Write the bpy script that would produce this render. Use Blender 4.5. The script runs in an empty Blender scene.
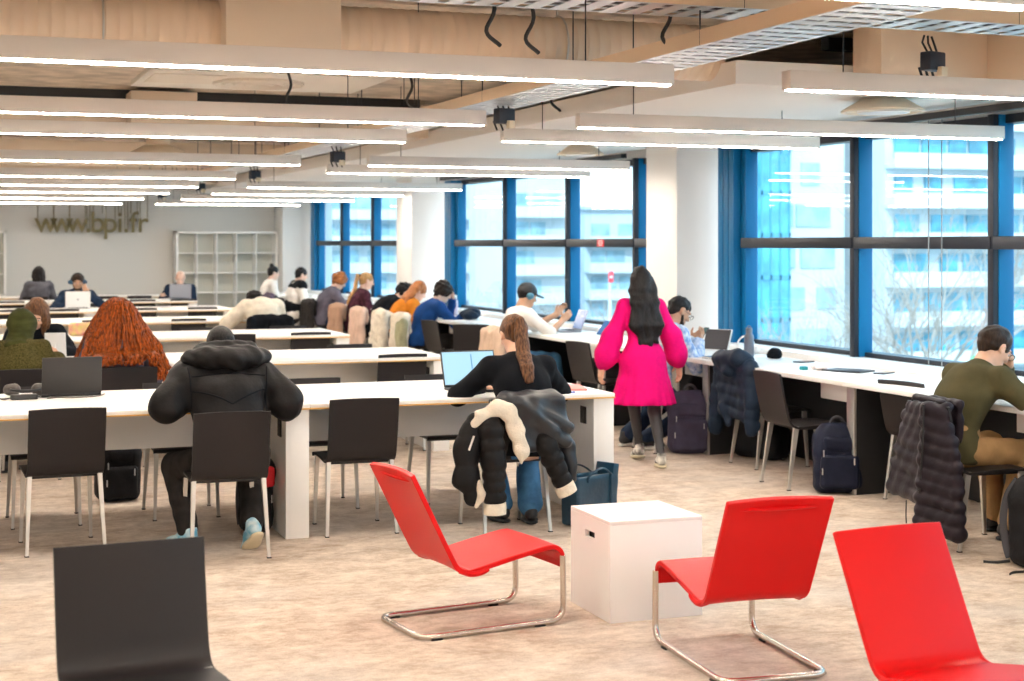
import bpy, bmesh, math, random
import numpy as np
from mathutils import Vector, Matrix

random.seed(7)
SC = bpy.context.scene
COL = SC.collection
PI = math.pi
rad = math.radians

# ------------------------------------------------------------------ materials
MATS = {}


def mat(name, col, rough=0.6, metal=0.0, var=0.0, vscale=8.0, bump=0.0, bscale=60.0, stretch=(1, 1, 1), col2=None,
        spec=0.5, sheen=0.0, emit=None, estr=0.0, coat=0.0):
    if name in MATS:
        return MATS[name]
    m = bpy.data.materials.new(name)
    m.use_nodes = True
    nt = m.node_tree
    b = nt.nodes['Principled BSDF']
    b.inputs['Base Color'].default_value = (*col, 1)
    b.inputs['Roughness'].default_value = rough
    b.inputs['Metallic'].default_value = metal
    b.inputs['Specular IOR Level'].default_value = spec
    if sheen:
        b.inputs['Sheen Weight'].default_value = sheen
    if coat:
        b.inputs['Coat Weight'].default_value = coat
    if emit:
        b.inputs['Emission Color'].default_value = (*emit, 1)
        b.inputs['Emission Strength'].default_value = estr
    if var or bump or col2:
        tc = nt.nodes.new('ShaderNodeTexCoord')
        mp = nt.nodes.new('ShaderNodeMapping')
        mp.inputs['Scale'].default_value = stretch
        nt.links.new(tc.outputs['Object'], mp.inputs['Vector'])
    if var or col2:
        n = nt.nodes.new('ShaderNodeTexNoise')
        n.inputs['Scale'].default_value = vscale
        n.inputs['Detail'].default_value = 5
        nt.links.new(mp.outputs[0], n.inputs['Vector'])
        r = nt.nodes.new('ShaderNodeValToRGB')
        c2 = col2 or tuple(min(1, c * (1 + var)) for c in col)
        c1 = col if col2 else tuple(c * (1 - var) for c in col)
        r.color_ramp.elements[0].position = 0.35
        r.color_ramp.elements[1].position = 0.65
        r.color_ramp.elements[0].color = (*c1, 1)
        r.color_ramp.elements[1].color = (*c2, 1)
        nt.links.new(n.outputs['Fac'], r.inputs['Fac'])
        nt.links.new(r.outputs['Color'], b.inputs['Base Color'])
    if bump:
        n2 = nt.nodes.new('ShaderNodeTexNoise')
        n2.inputs['Scale'].default_value = bscale
        n2.inputs['Detail'].default_value = 4
        nt.links.new(mp.outputs[0], n2.inputs['Vector'])
        bp = nt.nodes.new('ShaderNodeBump')
        bp.inputs['Strength'].default_value = bump
        bp.inputs['Distance'].default_value = 0.01
        nt.links.new(n2.outputs['Fac'], bp.inputs['Height'])
        nt.links.new(bp.outputs['Normal'], b.inputs['Normal'])
    MATS[name] = m
    return m


# ------------------------------------------------------------------ objects
def tag(o, label=None, cat=None, group=None, kind=None):
    if label: o['label'] = label
    if cat: o['category'] = cat
    if group: o['group'] = group
    if kind: o['kind'] = kind
    return o


def thing(name, label, cat, loc=(0, 0, 0), rz=0.0, group=None):
    o = bpy.data.objects.new(name, None)
    COL.objects.link(o)
    o.empty_display_size = 0.1
    o.location = loc
    o.rotation_euler = (0, 0, rz)
    return tag(o, label, cat, group)


def link_mesh(name, me, m, parent=None):
    o = bpy.data.objects.new(name, me)
    COL.objects.link(o)
    if m is not None:
        for mm in (m if isinstance(m, (list, tuple)) else [m]):
            me.materials.append(mm)
    if parent is not None:
        o.parent = parent
    return o


def kids(o):
    return [c for c in bpy.data.objects if c.parent is o]


KIDS = {}


def dup(root, loc, rz=None, label=None, group=None, skip=()):
    """copy of a thing with copies of its parts and sub-parts (shared mesh data)"""
    if root.name not in KIDS:
        KIDS[root.name] = [(ch, list(ch.children)) for ch in root.children]
    r = root.copy()
    COL.objects.link(r)
    r.location = loc
    if rz is not None: r.rotation_euler = (0, 0, rz)
    if label: r['label'] = label
    if group: r['group'] = group
    for ch, gs in KIDS[root.name]:
        if ch.name.split('.')[0] in skip: continue
        c = ch.copy()
        COL.objects.link(c)
        c.parent = r
        for g in gs:
            d = g.copy()
            COL.objects.link(d)
            d.parent = c
    return r


# ------------------------------------------------------------------ mesh builder
class MB:
    def __init__(self):
        self.bm = bmesh.new()

    def _xf(self, verts, M):
        for v in verts: v.co = M @ v.co

    def box(self, c, s, rot=None, bev=0.0, seg=2, top=None):
        """c centre, s full size; top=(sx,sy) scales the top face"""
        r = bmesh.ops.create_cube(self.bm, size=1.0)
        vs = r['verts']
        for v in vs:
            v.co = Vector((v.co.x * s[0], v.co.y * s[1], v.co.z * s[2]))
            if top and v.co.z > 0:
                v.co.x *= top[0]
                v.co.y *= top[1]
        if bev > 0:
            es = list({e for v in vs for e in v.link_edges})
            rb = bmesh.ops.bevel(self.bm, geom=es, offset=bev, segments=seg, profile=0.5, affect='EDGES')
            vs = list({v for f in rb['faces'] for v in f.verts} | {v for v in vs if v.is_valid})
            # collect the whole island
            seen = set(vs); st = list(vs)
            while st:
                v = st.pop()
                for e in v.link_edges:
                    w = e.other_vert(v)
                    if w not in seen: seen.add(w); st.append(w)
            vs = list(seen)
        M = Matrix.Translation(Vector(c))
        if rot is not None: M = M @ rot.to_4x4()
        self._xf(vs, M)
        return self

    def ring_loft(self, rings, cap0=True, cap1=True, closed=False):
        bm = self.bm
        rows = [[bm.verts.new(p) for p in r] for r in rings]
        n = len(rows[0])
        m = len(rows)
        for i in range(m if closed else m - 1):
            a, b = rows[i], rows[(i + 1) % m]
            for j in range(n):
                k = (j + 1) % n
                bm.faces.new((a[j], a[k], b[k], b[j]))
        if not closed:
            if cap0: bm.faces.new(list(reversed(rows[0])))
            if cap1: bm.faces.new(rows[-1])
        return self

    def tube(self, pts, r, n=8, closed=False, sx=1.0, cap=True):
        pts = [Vector(p) for p in pts]
        m = len(pts)
        rs = r if isinstance(r, (list, tuple)) else [r] * m
        T = []
        for i in range(m):
            if closed:
                t = pts[(i + 1) % m] - pts[i - 1]
            else:
                t = pts[min(i + 1, m - 1)] - pts[max(i - 1, 0)]
            if t.length < 1e-9: t = Vector((0, 0, 1))
            T.append(t.normalized())
        up = Vector((0, 0, 1)) if abs(T[0].z) < 0.9 else Vector((0, 1, 0))
        N = (up - T[0] * up.dot(T[0])).normalized()
        rings = []
        for i in range(m):
            N = N - T[i] * N.dot(T[i])
            if N.length < 1e-6: N = Vector((1, 0, 0)) - T[i] * T[i].x
            N.normalize()
            B = T[i].cross(N)
            rings.append([pts[i] + N * (math.cos(2 * PI * j / n) * rs[i]) + B * (math.sin(2 * PI * j / n) * rs[i] * sx)
                          for j in range(n)])
        return self.ring_loft(rings, cap, cap, closed)

    def cyl(self, p0, p1, r0, r1=None, n=16):
        return self.tube([p0, p1], [r0, r0 if r1 is None else r1], n)

    def lathe(self, prof, c=(0, 0, 0), n=24, axis='z'):
        c = Vector(c)
        rings = []
        for (r, z) in prof:
            rg = []
            for j in range(n):
                a = 2 * PI * j / n
                p = Vector((r * math.cos(a), r * math.sin(a), z))
                if axis == 'x': p = Vector((p.z, p.x, p.y))
                if axis == 'y': p = Vector((p.y, p.z, p.x))
                rg.append(c + p)
            rings.append(rg)
        return self.ring_loft(rings)

    def prism(self, poly, h, M=None):
        """poly in xy, extruded 0..h in z, then M"""
        a = [Vector((x, y, 0)) for x, y in poly]
        b = [Vector((x, y, h)) for x, y in poly]
        if M is not None:
            a = [M @ v for v in a]; b = [M @ v for v in b]
        return self.ring_loft([a, b])

    def grid_shell(self, P, N, th):
        """closed shell from a (rows x cols) grid of points P with normals N, thickness th on the -N side"""
        bm = self.bm
        R, K = len(P), len(P[0])
        A = [[bm.verts.new(P[i][j]) for j in range(K)] for i in range(R)]
        B = [[bm.verts.new(P[i][j] - N[i][j] * (th(i, j) if callable(th) else th)) for j in range(K)] for i in range(R)]
        for i in range(R - 1):
            for j in range(K - 1):
                bm.faces.new((A[i][j], A[i][j + 1], A[i + 1][j + 1], A[i + 1][j]))
                bm.faces.new((B[i][j], B[i + 1][j], B[i + 1][j + 1], B[i][j + 1]))
        for i in range(R - 1):
            bm.faces.new((A[i][0], A[i + 1][0], B[i + 1][0], B[i][0]))
            bm.faces.new((A[i][-1], B[i][-1], B[i + 1][-1], A[i + 1][-1]))
        for j in range(K - 1):
            bm.faces.new((A[0][j], B[0][j], B[0][j + 1], A[0][j + 1]))
            bm.faces.new((A[-1][j], A[-1][j + 1], B[-1][j + 1], B[-1][j]))
        return self

    def build(self, name, m, parent=None, smooth=True, angle=40):
        bm = self.bm
        bmesh.ops.recalc_face_normals(bm, faces=bm.faces[:])
        if smooth:
            lim = rad(angle)
            for f in bm.faces: f.smooth = True
            for e in bm.edges:
                if len(e.link_faces) == 2 and e.calc_face_angle(0) > lim: e.smooth = False
        me = bpy.data.meshes.new(name)
        bm.to_mesh(me)
        bm.free()
        return link_mesh(name, me, m, parent)


def fillet(pts, r, n=5):
    """round the inner corners of a polyline"""
    pts = [Vector(p) for p in pts]
    out = [pts[0]]
    for i in range(1, len(pts) - 1):
        a, b, c = pts[i - 1], pts[i], pts[i + 1]
        u = (a - b); v = (c - b)
        d = min(r, u.length * 0.49, v.length * 0.49)
        p, q = b + u.normalized() * d, b + v.normalized() * d
        for k in range(n + 1):
            t = k / n
            out.append(p * (1 - t) ** 2 + b * (2 * t * (1 - t)) + q * t * t)
    out.append(pts[-1])
    return out


def spline(pts, n=8):
    """Catmull-Rom through points"""
    pts = [Vector(p) for p in pts]
    P = [pts[0] * 2 - pts[1]] + pts + [pts[-1] * 2 - pts[-2]]
    out = []
    for i in range(1, len(P) - 2):
        p0, p1, p2, p3 = P[i - 1:i + 3]
        for k in range(n):
            t = k / n
            out.append(0.5 * ((2 * p1) + (p2 - p0) * t + (2 * p0 - 5 * p1 + 4 * p2 - p3) * t * t + (3 * p1 - p0 - 3 * p2 + p3) * t ** 3))
    out.append(pts[-1])
    return out


# ------------------------------------------------------------------ implicit surfaces -> mesh (for soft, organic shapes)
def V(*a):
    return np.array(a, dtype=np.float64)


def nrm(v):
    v = np.asarray(v, float)
    return v / (np.linalg.norm(v) + 1e-12)


class SDF:
    def __init__(self):
        self.p = []

    def cap(self, a, b, ra, rb=None, k=0.03, flat=None, quilt=None, sub=False):
        self.p.append(('cap', np.asarray(a, float), np.asarray(b, float), ra, ra if rb is None else rb, k, flat, quilt, sub))
        return self

    def ell(self, c, r, R=None, k=0.03, sub=False):
        self.p.append(('ell', np.asarray(c, float), np.asarray(r, float), np.eye(3) if R is None else R, k, sub))
        return self

    def box(self, c, h, rd=0.01, R=None, k=0.01, sub=False):
        self.p.append(('box', np.asarray(c, float), np.asarray(h, float), rd, np.eye(3) if R is None else R, k, sub))
        return self

    def chain(self, pts, rs, k=0.02, flat=None, quilt=None):
        for i in range(len(pts) - 1):
            self.cap(pts[i], pts[i + 1], rs[i], rs[i + 1], k, flat, quilt)
        return self

    def bounds(self):
        lo, hi = np.full(3, 1e9), np.full(3, -1e9)
        for q in self.p:
            if q[-1]: continue
            a, b = self.bb(q)
            lo = np.minimum(lo, a); hi = np.maximum(hi, b)
        return lo, hi

    @staticmethod
    def bb(q):
        if q[0] == 'cap':
            r = max(q[3], q[4]) * (max(1.0, q[6][1]) if q[6] else 1.0)
            return np.minimum(q[1], q[2]) - r, np.maximum(q[1], q[2]) + r
        if q[0] == 'ell':
            r = np.sqrt(((q[3] * q[2]) ** 2).sum(1))
            return q[1] - r, q[1] + r
        e = np.abs(q[4]) @ q[2]
        return q[1] - e, q[1] + e

    @staticmethod
    def dist(q, X):
        if q[0] == 'cap':
            a, b, ra, rb, k, flat, quilt = q[1:8]
            pa = X - a
            ba = b - a
            L2 = ba @ ba + 1e-12
            t = np.clip((pa @ ba) / L2, 0, 1)
            w = pa - t[:, None] * ba
            f = 1.0
            if flat is not None:
                n, fq = flat
                w = w - (w @ n)[:, None] * n * (1 - 1 / fq)
                f = min(1.0, fq)
            r = ra + (rb - ra) * t
            if quilt is not None:
                r = r + quilt[1] * (np.sqrt(np.abs(np.sin(PI * t * quilt[0])) + 1e-6) - 0.7)
            return (np.sqrt((w * w).sum(1)) - r) * f
        if q[0] == 'ell':
            w = (X - q[1]) @ q[3]
            w1 = w / q[2]
            k0 = np.sqrt((w1 * w1).sum(1)) + 1e-9
            w2 = w1 / q[2]
            k1 = np.sqrt((w2 * w2).sum(1)) + 1e-9
            return k0 * (k0 - 1) / k1
        w = np.abs((X - q[1]) @ q[4]) - q[2] + q[3]
        return np.sqrt((np.maximum(w, 0) ** 2).sum(1)) + np.minimum(w.max(1), 0) - q[3]

    def mesh(self, res, wr=None, seed=1):
        lo, hi = self.bounds()
        pad = res * 3 + (wr[0] if wr else 0)
        lo = lo - pad
        n = np.ceil((hi + pad - lo) / res).astype(int) + 1
        ax = [lo[i] + np.arange(n[i]) * res for i in range(3)]
        D = np.full(tuple(n), 1.0, dtype=np.float32)
        for q in self.p:
            k = q[5] if q[0] != 'ell' else q[4]
            sub = q[-1]
            a, b = self.bb(q)
            m = k + res * 3.0
            i0 = np.clip(np.floor((a - m - lo) / res).astype(int), 0, n)
            i1 = np.clip(np.ceil((b + m - lo) / res).astype(int) + 1, 0, n)
            if (i1 <= i0).any(): continue
            sl = tuple(slice(i0[i], i1[i]) for i in range(3))
            G = np.stack(np.meshgrid(*[ax[i][sl[i]] for i in range(3)], indexing='ij'), -1).reshape(-1, 3)
            d = self.dist(q, G).reshape(tuple(i1 - i0))
            o = D[sl]
            k = max(k, 1e-5)
            if sub:
                h = np.clip(0.5 - 0.5 * (o + d) / k, 0, 1)
                D[sl] = o * (1 - h) + (-d) * h + k * h * (1 - h)
            else:
                h = np.maximum(k - np.abs(o - d), 0) / k
                D[sl] = np.minimum(o, d) - h * h * k * 0.25
        if wr:
            amp, fr = wr[0], wr[1]
            msk = np.abs(D) < amp * 3 + res * 2
            ii = np.argwhere(msk)
            X = lo + ii * res
            rng = np.random.RandomState(seed)
            s = np.zeros(len(X))
            for o_ in range(4):
                kv = rng.normal(size=3); kv = kv / np.linalg.norm(kv) * fr * (1 + 0.6 * o_)
                kw = rng.normal(size=3); kw = kw / np.linalg.norm(kw) * fr * 0.55
                s += np.sin(X @ kv + 1.6 * np.sin(X @ kw + rng.uniform(0, 6)) + rng.uniform(0, 6)) / (1 + 0.5 * o_)
            D[msk] += (amp * 0.5 * s).astype(np.float32)
        return surface_nets(D, lo, res)

    def build(self, name, m, parent=None, res=0.012, wr=None, seed=1, cut=None, smooth_it=0):
        v, f = self.mesh(res, wr, seed)
        me = bpy.data.meshes.new(name)
        nv, nf = len(v), len(f)
        if nf == 0:
            v = np.zeros((3, 3)); me.from_pydata([(0, 0, 0), (0.001, 0, 0), (0, 0.001, 0)], [], [(0, 1, 2)])
            return link_mesh(name, me, m, parent)
        me.vertices.add(nv)
        me.vertices.foreach_set('co', v.astype(np.float32).ravel())
        me.loops.add(nf * 4)
        me.loops.foreach_set('vertex_index', f.astype(np.int32).ravel())
        me.polygons.add(nf)
        me.polygons.foreach_set('loop_start', np.arange(nf, dtype=np.int32) * 4)
        me.polygons.foreach_set('use_smooth', np.ones(nf, dtype=bool))
        me.update(calc_edges=True)
        me.validate()
        return link_mesh(name, me, m, parent)


def surface_nets(D, lo, h):
    s = D < 0
    nx, ny, nz = D.shape
    cnt = np.zeros((nx - 1, ny - 1, nz - 1), dtype=np.int8)
    cor = [(i, j, k) for i in (0, 1) for j in (0, 1) for k in (0, 1)]
    for (i, j, k) in cor:
        cnt += s[i:nx - 1 + i, j:ny - 1 + j, k:nz - 1 + k]
    act = (cnt > 0) & (cnt < 8)
    ii = np.argwhere(act)
    idx = np.full(act.shape, -1, dtype=np.int32)
    idx[act] = np.arange(len(ii))
    vals = [D[ii[:, 0] + i, ii[:, 1] + j, ii[:, 2] + k].astype(np.float64) for (i, j, k) in cor]
    pos = np.zeros((len(ii), 3)); w = np.zeros(len(ii))
    for a in range(8):
        for b in range(a + 1, 8):
            ca, cb = np.array(cor[a]), np.array(cor[b])
            if np.abs(ca - cb).sum() != 1: continue
            x = (vals[a] < 0) != (vals[b] < 0)
            t = np.where(x, vals[a] / np.where(x, vals[a] - vals[b], 1), 0)
            p = ca[None, :] + t[:, None] * (cb - ca)[None, :]
            pos[x] += p[x]; w[x] += 1
    v = lo + (ii + pos / np.maximum(w, 1)[:, None]) * h
    F = []
    for axn in range(3):
        o1, o2 = [(1, 2), (2, 0), (0, 1)][axn]
        sl0 = [slice(None)] * 3; sl1 = [slice(None)] * 3
        sl0[axn] = slice(0, -1); sl1[axn] = slice(1, None)
        e = s[tuple(sl0)] != s[tuple(sl1)]
        q = np.argwhere(e)
        q = q[(q[:, o1] >= 1) & (q[:, o2] >= 1) & (q[:, o1] < D.shape[o1] - 1) & (q[:, o2] < D.shape[o2] - 1)]
        if not len(q): continue
        flip = s[q[:, 0], q[:, 1], q[:, 2]]
        c = []
        for d1, d2 in ((1, 1), (0, 1), (0, 0), (1, 0)):
            p = q.copy(); p[:, o1] -= d1; p[:, o2] -= d2
            c.append(idx[p[:, 0], p[:, 1], p[:, 2]])
        c = np.stack(c, 1)
        c[~flip] = c[~flip][:, ::-1]
        F.append(c)
    return v, (np.concatenate(F) if F else np.zeros((0, 4), int))
LAMP_STR = 38.0
SKY_STR = 1.6
SUN_STR = 1.9
EXPO = 1.25
# ------------------------------------------------------------------ palette
M_white = mat('white_laminate', (0.86, 0.85, 0.83), 0.35)
M_whitewall = mat('white_paint', (0.84, 0.83, 0.81), 0.7)
M_grey_wall = mat('grey_paint', (0.66, 0.66, 0.64), 0.8)
M_ply = mat('plywood_edge', (0.72, 0.42, 0.12), 0.6)
M_shell = mat('charcoal_shell', (0.018, 0.015, 0.016), 0.5, bump=0.06, bscale=500, spec=.28)
M_alu = mat('satin_aluminium', (0.62, 0.60, 0.57), 0.38, 0.75)
M_black = mat('matt_black', (0.012, 0.012, 0.014), 0.5)
M_rubber = mat('black_rubber', (0.01, 0.01, 0.01), 0.8)
M_frame = mat('blue_frame', (0.003, 0.145, 0.34), 0.4, spec=.25)
M_frame_dark = mat('dark_frame', (0.018, 0.022, 0.032), 0.4, spec=.3)
M_beige_duct = mat('painted_duct', (0.76, 0.62, 0.48), 0.55)
M_slab = mat('raw_concrete', (0.60, 0.50, 0.40), 0.95, var=0.22, vscale=5, bump=0.6, bscale=25)
M_steel = mat('brushed_steel', (0.66, 0.60, 0.54), 0.25, 1.0)
M_red = mat('red_shell', (0.66, 0.004, 0.005), 0.42, spec=.25, bump=0.03, bscale=400)
M_screen = mat('lit_screen', (0.05, 0.08, 0.1), 0.2, emit=(0.45, 0.75, 0.95), estr=0.45)
M_screen_dark = mat('dim_screen', (0.02, 0.03, 0.06), 0.15, emit=(0.03, 0.09, 0.22), estr=0.8)


def carpet():
    m = bpy.data.materials.new('mottled_carpet')
    m.use_nodes = True
    nt = m.node_tree
    b = nt.nodes['Principled BSDF']
    b.inputs['Roughness'].default_value = 0.95
    b.inputs['Specular IOR Level'].default_value = 0.15
    tc = nt.nodes.new('ShaderNodeTexCoord')

    def noise(scale, det, sx=(1, 1, 1), rough=0.6, dist=0.0):
        mp = nt.nodes.new('ShaderNodeMapping')
        mp.inputs['Scale'].default_value = sx
        n = nt.nodes.new('ShaderNodeTexNoise')
        n.inputs['Scale'].default_value = scale
        n.inputs['Detail'].default_value = det
        n.inputs['Roughness'].default_value = rough
        n.inputs['Distortion'].default_value = dist
        nt.links.new(tc.outputs['Object'], mp.inputs['Vector'])
        nt.links.new(mp.outputs[0], n.inputs['Vector'])
        return n

    def ramp(n, p0, c0, p1, c1):
        r = nt.nodes.new('ShaderNodeValToRGB')
        r.color_ramp.elements[0].position = p0
        r.color_ramp.elements[1].position = p1
        r.color_ramp.elements[0].color = (*c0, 1)
        r.color_ramp.elements[1].color = (*c1, 1)
        nt.links.new(n.outputs['Fac'], r.inputs['Fac'])
        return r

    def mix(a, bb, f, mode='MIX'):
        x = nt.nodes.new('ShaderNodeMix')
        x.data_type = 'RGBA'
        x.blend_type = mode
        if isinstance(f, float): x.inputs[0].default_value = f
        else: nt.links.new(f, x.inputs[0])
        nt.links.new(a, x.inputs[6]); nt.links.new(bb, x.inputs[7])
        return x.outputs[2]

    a = ramp(noise(4.5, 10, (1, 1.15, 1), 0.78, 0.1), 0.36, (0.45, 0.345, 0.265), 0.60, (0.76, 0.65, 0.545))
    g = ramp(noise(0.8, 5, (1, 1.2, 1), 0.6), 0.45, (0, 0, 0), 0.62, (1, 1, 1))
    gr = nt.nodes.new('ShaderNodeRGB'); gr.outputs[0].default_value = (0.66, 0.63, 0.60, 1)
    f = nt.nodes.new('ShaderNodeMath'); f.operation = 'MULTIPLY'; f.inputs[1].default_value = 0.45
    nt.links.new(g.outputs['Color'], f.inputs[0])
    c = mix(a.outputs['Color'], gr.outputs[0], f.outputs[0])
    st = ramp(noise(18, 8, (0.6, 1.4, 1), 0.8), 0.32, (0.70, 0.66, 0.62), 0.62, (1.06, 1.05, 1.04))
    c = mix(c, st.outputs['Color'], 0.7, 'MULTIPLY')
    fine = ramp(noise(160, 2), 0.3, (0.80, 0.80, 0.80), 0.7, (1.1, 1.1, 1.1))
    c = mix(c, fine.outputs['Color'], 0.8, 'MULTIPLY')
    nt.links.new(c, b.inputs['Base Color'])
    bp = nt.nodes.new('ShaderNodeBump'); bp.inputs['Strength'].default_value = 0.4; bp.inputs['Distance'].default_value = 0.004
    nt.links.new(noise(300, 2).outputs['Fac'], bp.inputs['Height'])
    nt.links.new(bp.outputs['Normal'], b.inputs['Normal'])
    return m


def struct(name, mb, m, parent=None, label=None):
    o = mb.build(name, m, parent)
    if parent is None: tag(o, label, None, None, 'structure')
    return o


XW = 6.70          # glazing plane
YF = 29.5          # far wall
Y0 = -7.0          # behind the camera
XL = -9.0
ZC = 3.05          # underside of the slab
struct('floor', MB().box(((XL + XW + .4) / 2, (Y0 + YF) / 2, -0.1), (XW + .4 - XL + .4, YF - Y0 + .4, 0.2)), carpet())
struct('ceiling', MB().box(((XL + XW + .4) / 2, (Y0 + YF) / 2, ZC + 0.12), (XW + .4 - XL + .4, YF - Y0 + .4, 0.24)), M_slab)
struct('wall_far', MB().box(((XL + XW + .4) / 2, YF + 0.1, ZC / 2), (XW + .4 - XL, 0.2, ZC)), M_grey_wall)
struct('wall_left', MB().box((XL - 0.1, (Y0 + YF) / 2, ZC / 2), (0.2, YF - Y0, ZC)), M_whitewall)
struct('wall_back', MB().box(((XL + XW + .4) / 2, Y0 - 0.1, ZC / 2), (XW + .4 - XL, 0.2, ZC)), M_whitewall)
# window wall: low parapet, head band above the glazing, columns between the bays
ZS, ZT = 0.81, 2.54
struct('wall_right', MB().box((XW + 0.15, (Y0 + YF) / 2, ZS / 2 - .02), (0.3, YF - Y0, ZS - .04)).box((XW + 0.15, (Y0 + YF) / 2, (ZT + ZC) / 2), (0.3, YF - Y0, ZC - ZT)), M_whitewall)
struct('trim_1', MB().box((6.55, (6.2 + YF) / 2, ZS - .35), (0.29, YF - 6.2, 0.7), bev=.004), M_white)
COLS = [(12.67, 13.32), (21.07, 21.85), (28.75, 29.5)]
for i, (a, b) in enumerate(COLS):
    x0 = 6.28 if i < 2 else 6.05
    struct('column', MB().box(((x0 + XW + .3) / 2, (a + b) / 2, ZC / 2), (XW + .3 - x0, b - a, ZC), bev=.008), M_whitewall)

M_glass = bpy.data.materials.new('window_glass')
M_glass.use_nodes = True
_nt = M_glass.node_tree
_nt.nodes.remove(_nt.nodes['Principled BSDF'])
_tr = _nt.nodes.new('ShaderNodeBsdfTransparent'); _tr.inputs[0].default_value = (0.80, 0.94, 1.0, 1)
_gl = _nt.nodes.new('ShaderNodeBsdfGlossy'); _gl.inputs['Roughness'].default_value = 0.02
_lw = _nt.nodes.new('ShaderNodeLayerWeight'); _lw.inputs[0].default_value = 0.5
_pw = _nt.nodes.new('ShaderNodeMath'); _pw.operation = 'POWER'; _pw.inputs[1].default_value = 4.0
_nt.links.new(_lw.outputs['Facing'], _pw.inputs[0])
_fr = _nt.nodes.new('ShaderNodeMath'); _fr.operation = 'MULTIPLY_ADD'; _fr.inputs[1].default_value = 0.30; _fr.inputs[2].default_value = 0.035
_nt.links.new(_pw.outputs[0], _fr.inputs[0])
_mx = _nt.nodes.new('ShaderNodeMixShader')
_nt.links.new(_fr.outputs[0], _mx.inputs[0]); _nt.links.new(_tr.outputs[0], _mx.inputs[1]); _nt.links.new(_gl.outputs[0], _mx.inputs[2])
_nt.links.new(_mx.outputs[0], _nt.nodes['Material Output'].inputs[0])


def window(n, ys, jamb_far=True):
    """glazed bay: ys = mullion centres from near to far"""
    y0, y1 = ys[0], ys[-1]
    w = MB().box((XW + .03, (y0 + y1) / 2, ZT - .03), (.14, y1 - y0, .06)).build('window_%d' % n, M_frame_dark)
    tag(w, None, None, None, 'structure')
    MB().box((XW + .03, (y0 + y1) / 2, ZS + .012), (.14, y1 - y0, .045)).build('bottom_rail', M_frame_dark, w)
    for y in ys:
        MB().box((XW - .03, y + .03, (ZS + ZT) / 2), (.12, .085, ZT - ZS), bev=.004).build('blue_post', M_frame, w)
        if y != y1: MB().box((XW - .11, y + .025, (ZS + ZT) / 2), (.045, .06, ZT - ZS), bev=.004).build('inner_post', M_frame_dark, w)
    if jamb_far:
        for k in range(3):
            MB().box((XW - .06, y1 + .125 + .10 * k, (ZS + ZT) / 2), (.2, .088, ZT - ZS), bev=.002).build('jamb_panel', M_frame, w)
            MB().box((XW - .05, y1 + .175 + .10 * k, (ZS + ZT) / 2), (.2, .014, ZT - ZS)).build('jamb_groove', M_frame_dark, w)
    for a, b in zip(ys[:-1], ys[1:]):
        MB().box((XW - .08, (a + b) / 2, 1.685), (.13, b - a - .03, .088), bev=.006).build('transom', M_frame_dark, w)
        MB().box((XW + .02, (a + b) / 2, (ZS + ZT) / 2), (.008, b - a - .04, ZT - ZS)).build('pane', M_glass, w)
    return w


window(1, [-3.2, -1.2, .8, 2.8, 4.75, 6.75, 8.55, 10.22, 12.0], True)
window(2, [13.36, 14.2, 16.0, 18.05, 20.0], True)
window(3, [21.92, 22.4, 24.3, 26.35, 28.2], True)
# roller-blind track and its two pull cords above the nearest bay
t = thing('blind_rail', 'black blind rail with two thin cords along the top of the windows', 'blind rail', (0, 0, 0))
for (yc, ll) in ((10.2, 4.3), (6.6, 2.7), (17.2, 6.0)):
    MB().box((6.45, yc, ZT + .02), (.06, ll, .045)).build('rail', M_black, t)
for yy in (8.93, 9.08):
    MB().cyl((6.44, yy, ZT + .01), (6.44, yy, .84), .004, n=6).build('pull_cord', mat('cord', (.25, .28, .3), .7), t)

# ------------------------------------------------------------------ ceiling: soffit, bulkhead, beams, ducts, trays, diffusers, lamps
struct('ceiling_soffit', MB().box((5.5, (8.1 + YF) / 2, 2.69), (2.2, YF - 8.1, .14), bev=.004), mat('soffit_white', (0.80, 0.78, 0.76), .7))
struct('ceiling_bulkhead', MB().box((6.32, (1.0 + 8.0) / 2, 2.79), (.78, 7.0, .44), bev=.006), M_beige_duct)
struct('ceiling_beam', MB().box((5.56, 7.92, 2.80), (.76, .3, .38), bev=.006), M_beige_duct)
struct('ceiling_block', MB().box((1.85, 13.95, 2.85), (.57, .4, .32), bev=.006), M_beige_duct)
for yb in (14.4, 20.6, 26.4):
    struct('ceiling_beam', MB().box((-2.3, yb, 2.84), (13.4, .42, .30), bev=.008), M_beige_duct)

# big spiral duct along the rows
d = MB()
prof = []
x = XL + .1
while x < 4.38:
    prof += [(.166, x), (.166, x + .052), (.169, x + .056), (.169, x + .064)]
    x += .068
d.lathe([(0.001, XL + .1)] + prof + [(.166, x), (0.001, x)], (0, 8.43, 2.835), 40, 'x')
du = thing('air_duct', 'fat beige spiral air duct across the room under the slab', 'duct', (0, 0, 0))
d.build('duct_pipe', M_beige_duct, du)
MB().box((1.72, 8.38, 2.85), (.62, .5, .30), bev=.006).box((1.72, 8.38, 2.69), (.56, .44, .03)).build('duct_box', mat('duct_box_paint', (.70, .60, .48), .6), du)
for xx in (1.56, 1.92):
    MB().box((xx, 8.25, 2.67), (.12, .1, .012), Matrix.Rotation(.5, 3, 'Z')).build('access_hatch', M_white, du)
for xx in (-3, -.2, .8, 3.4):
    MB().tube([(xx, 8.43 + .175 * math.cos(a), 2.835 + .175 * math.sin(a)) for a in np.linspace(0, 2 * PI, 28, endpoint=False)], .006, 6, True).cyl((xx, 8.43, 3.0), (xx, 8.43, ZC), .006).build('hanger_strap', M_alu, du)


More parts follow.
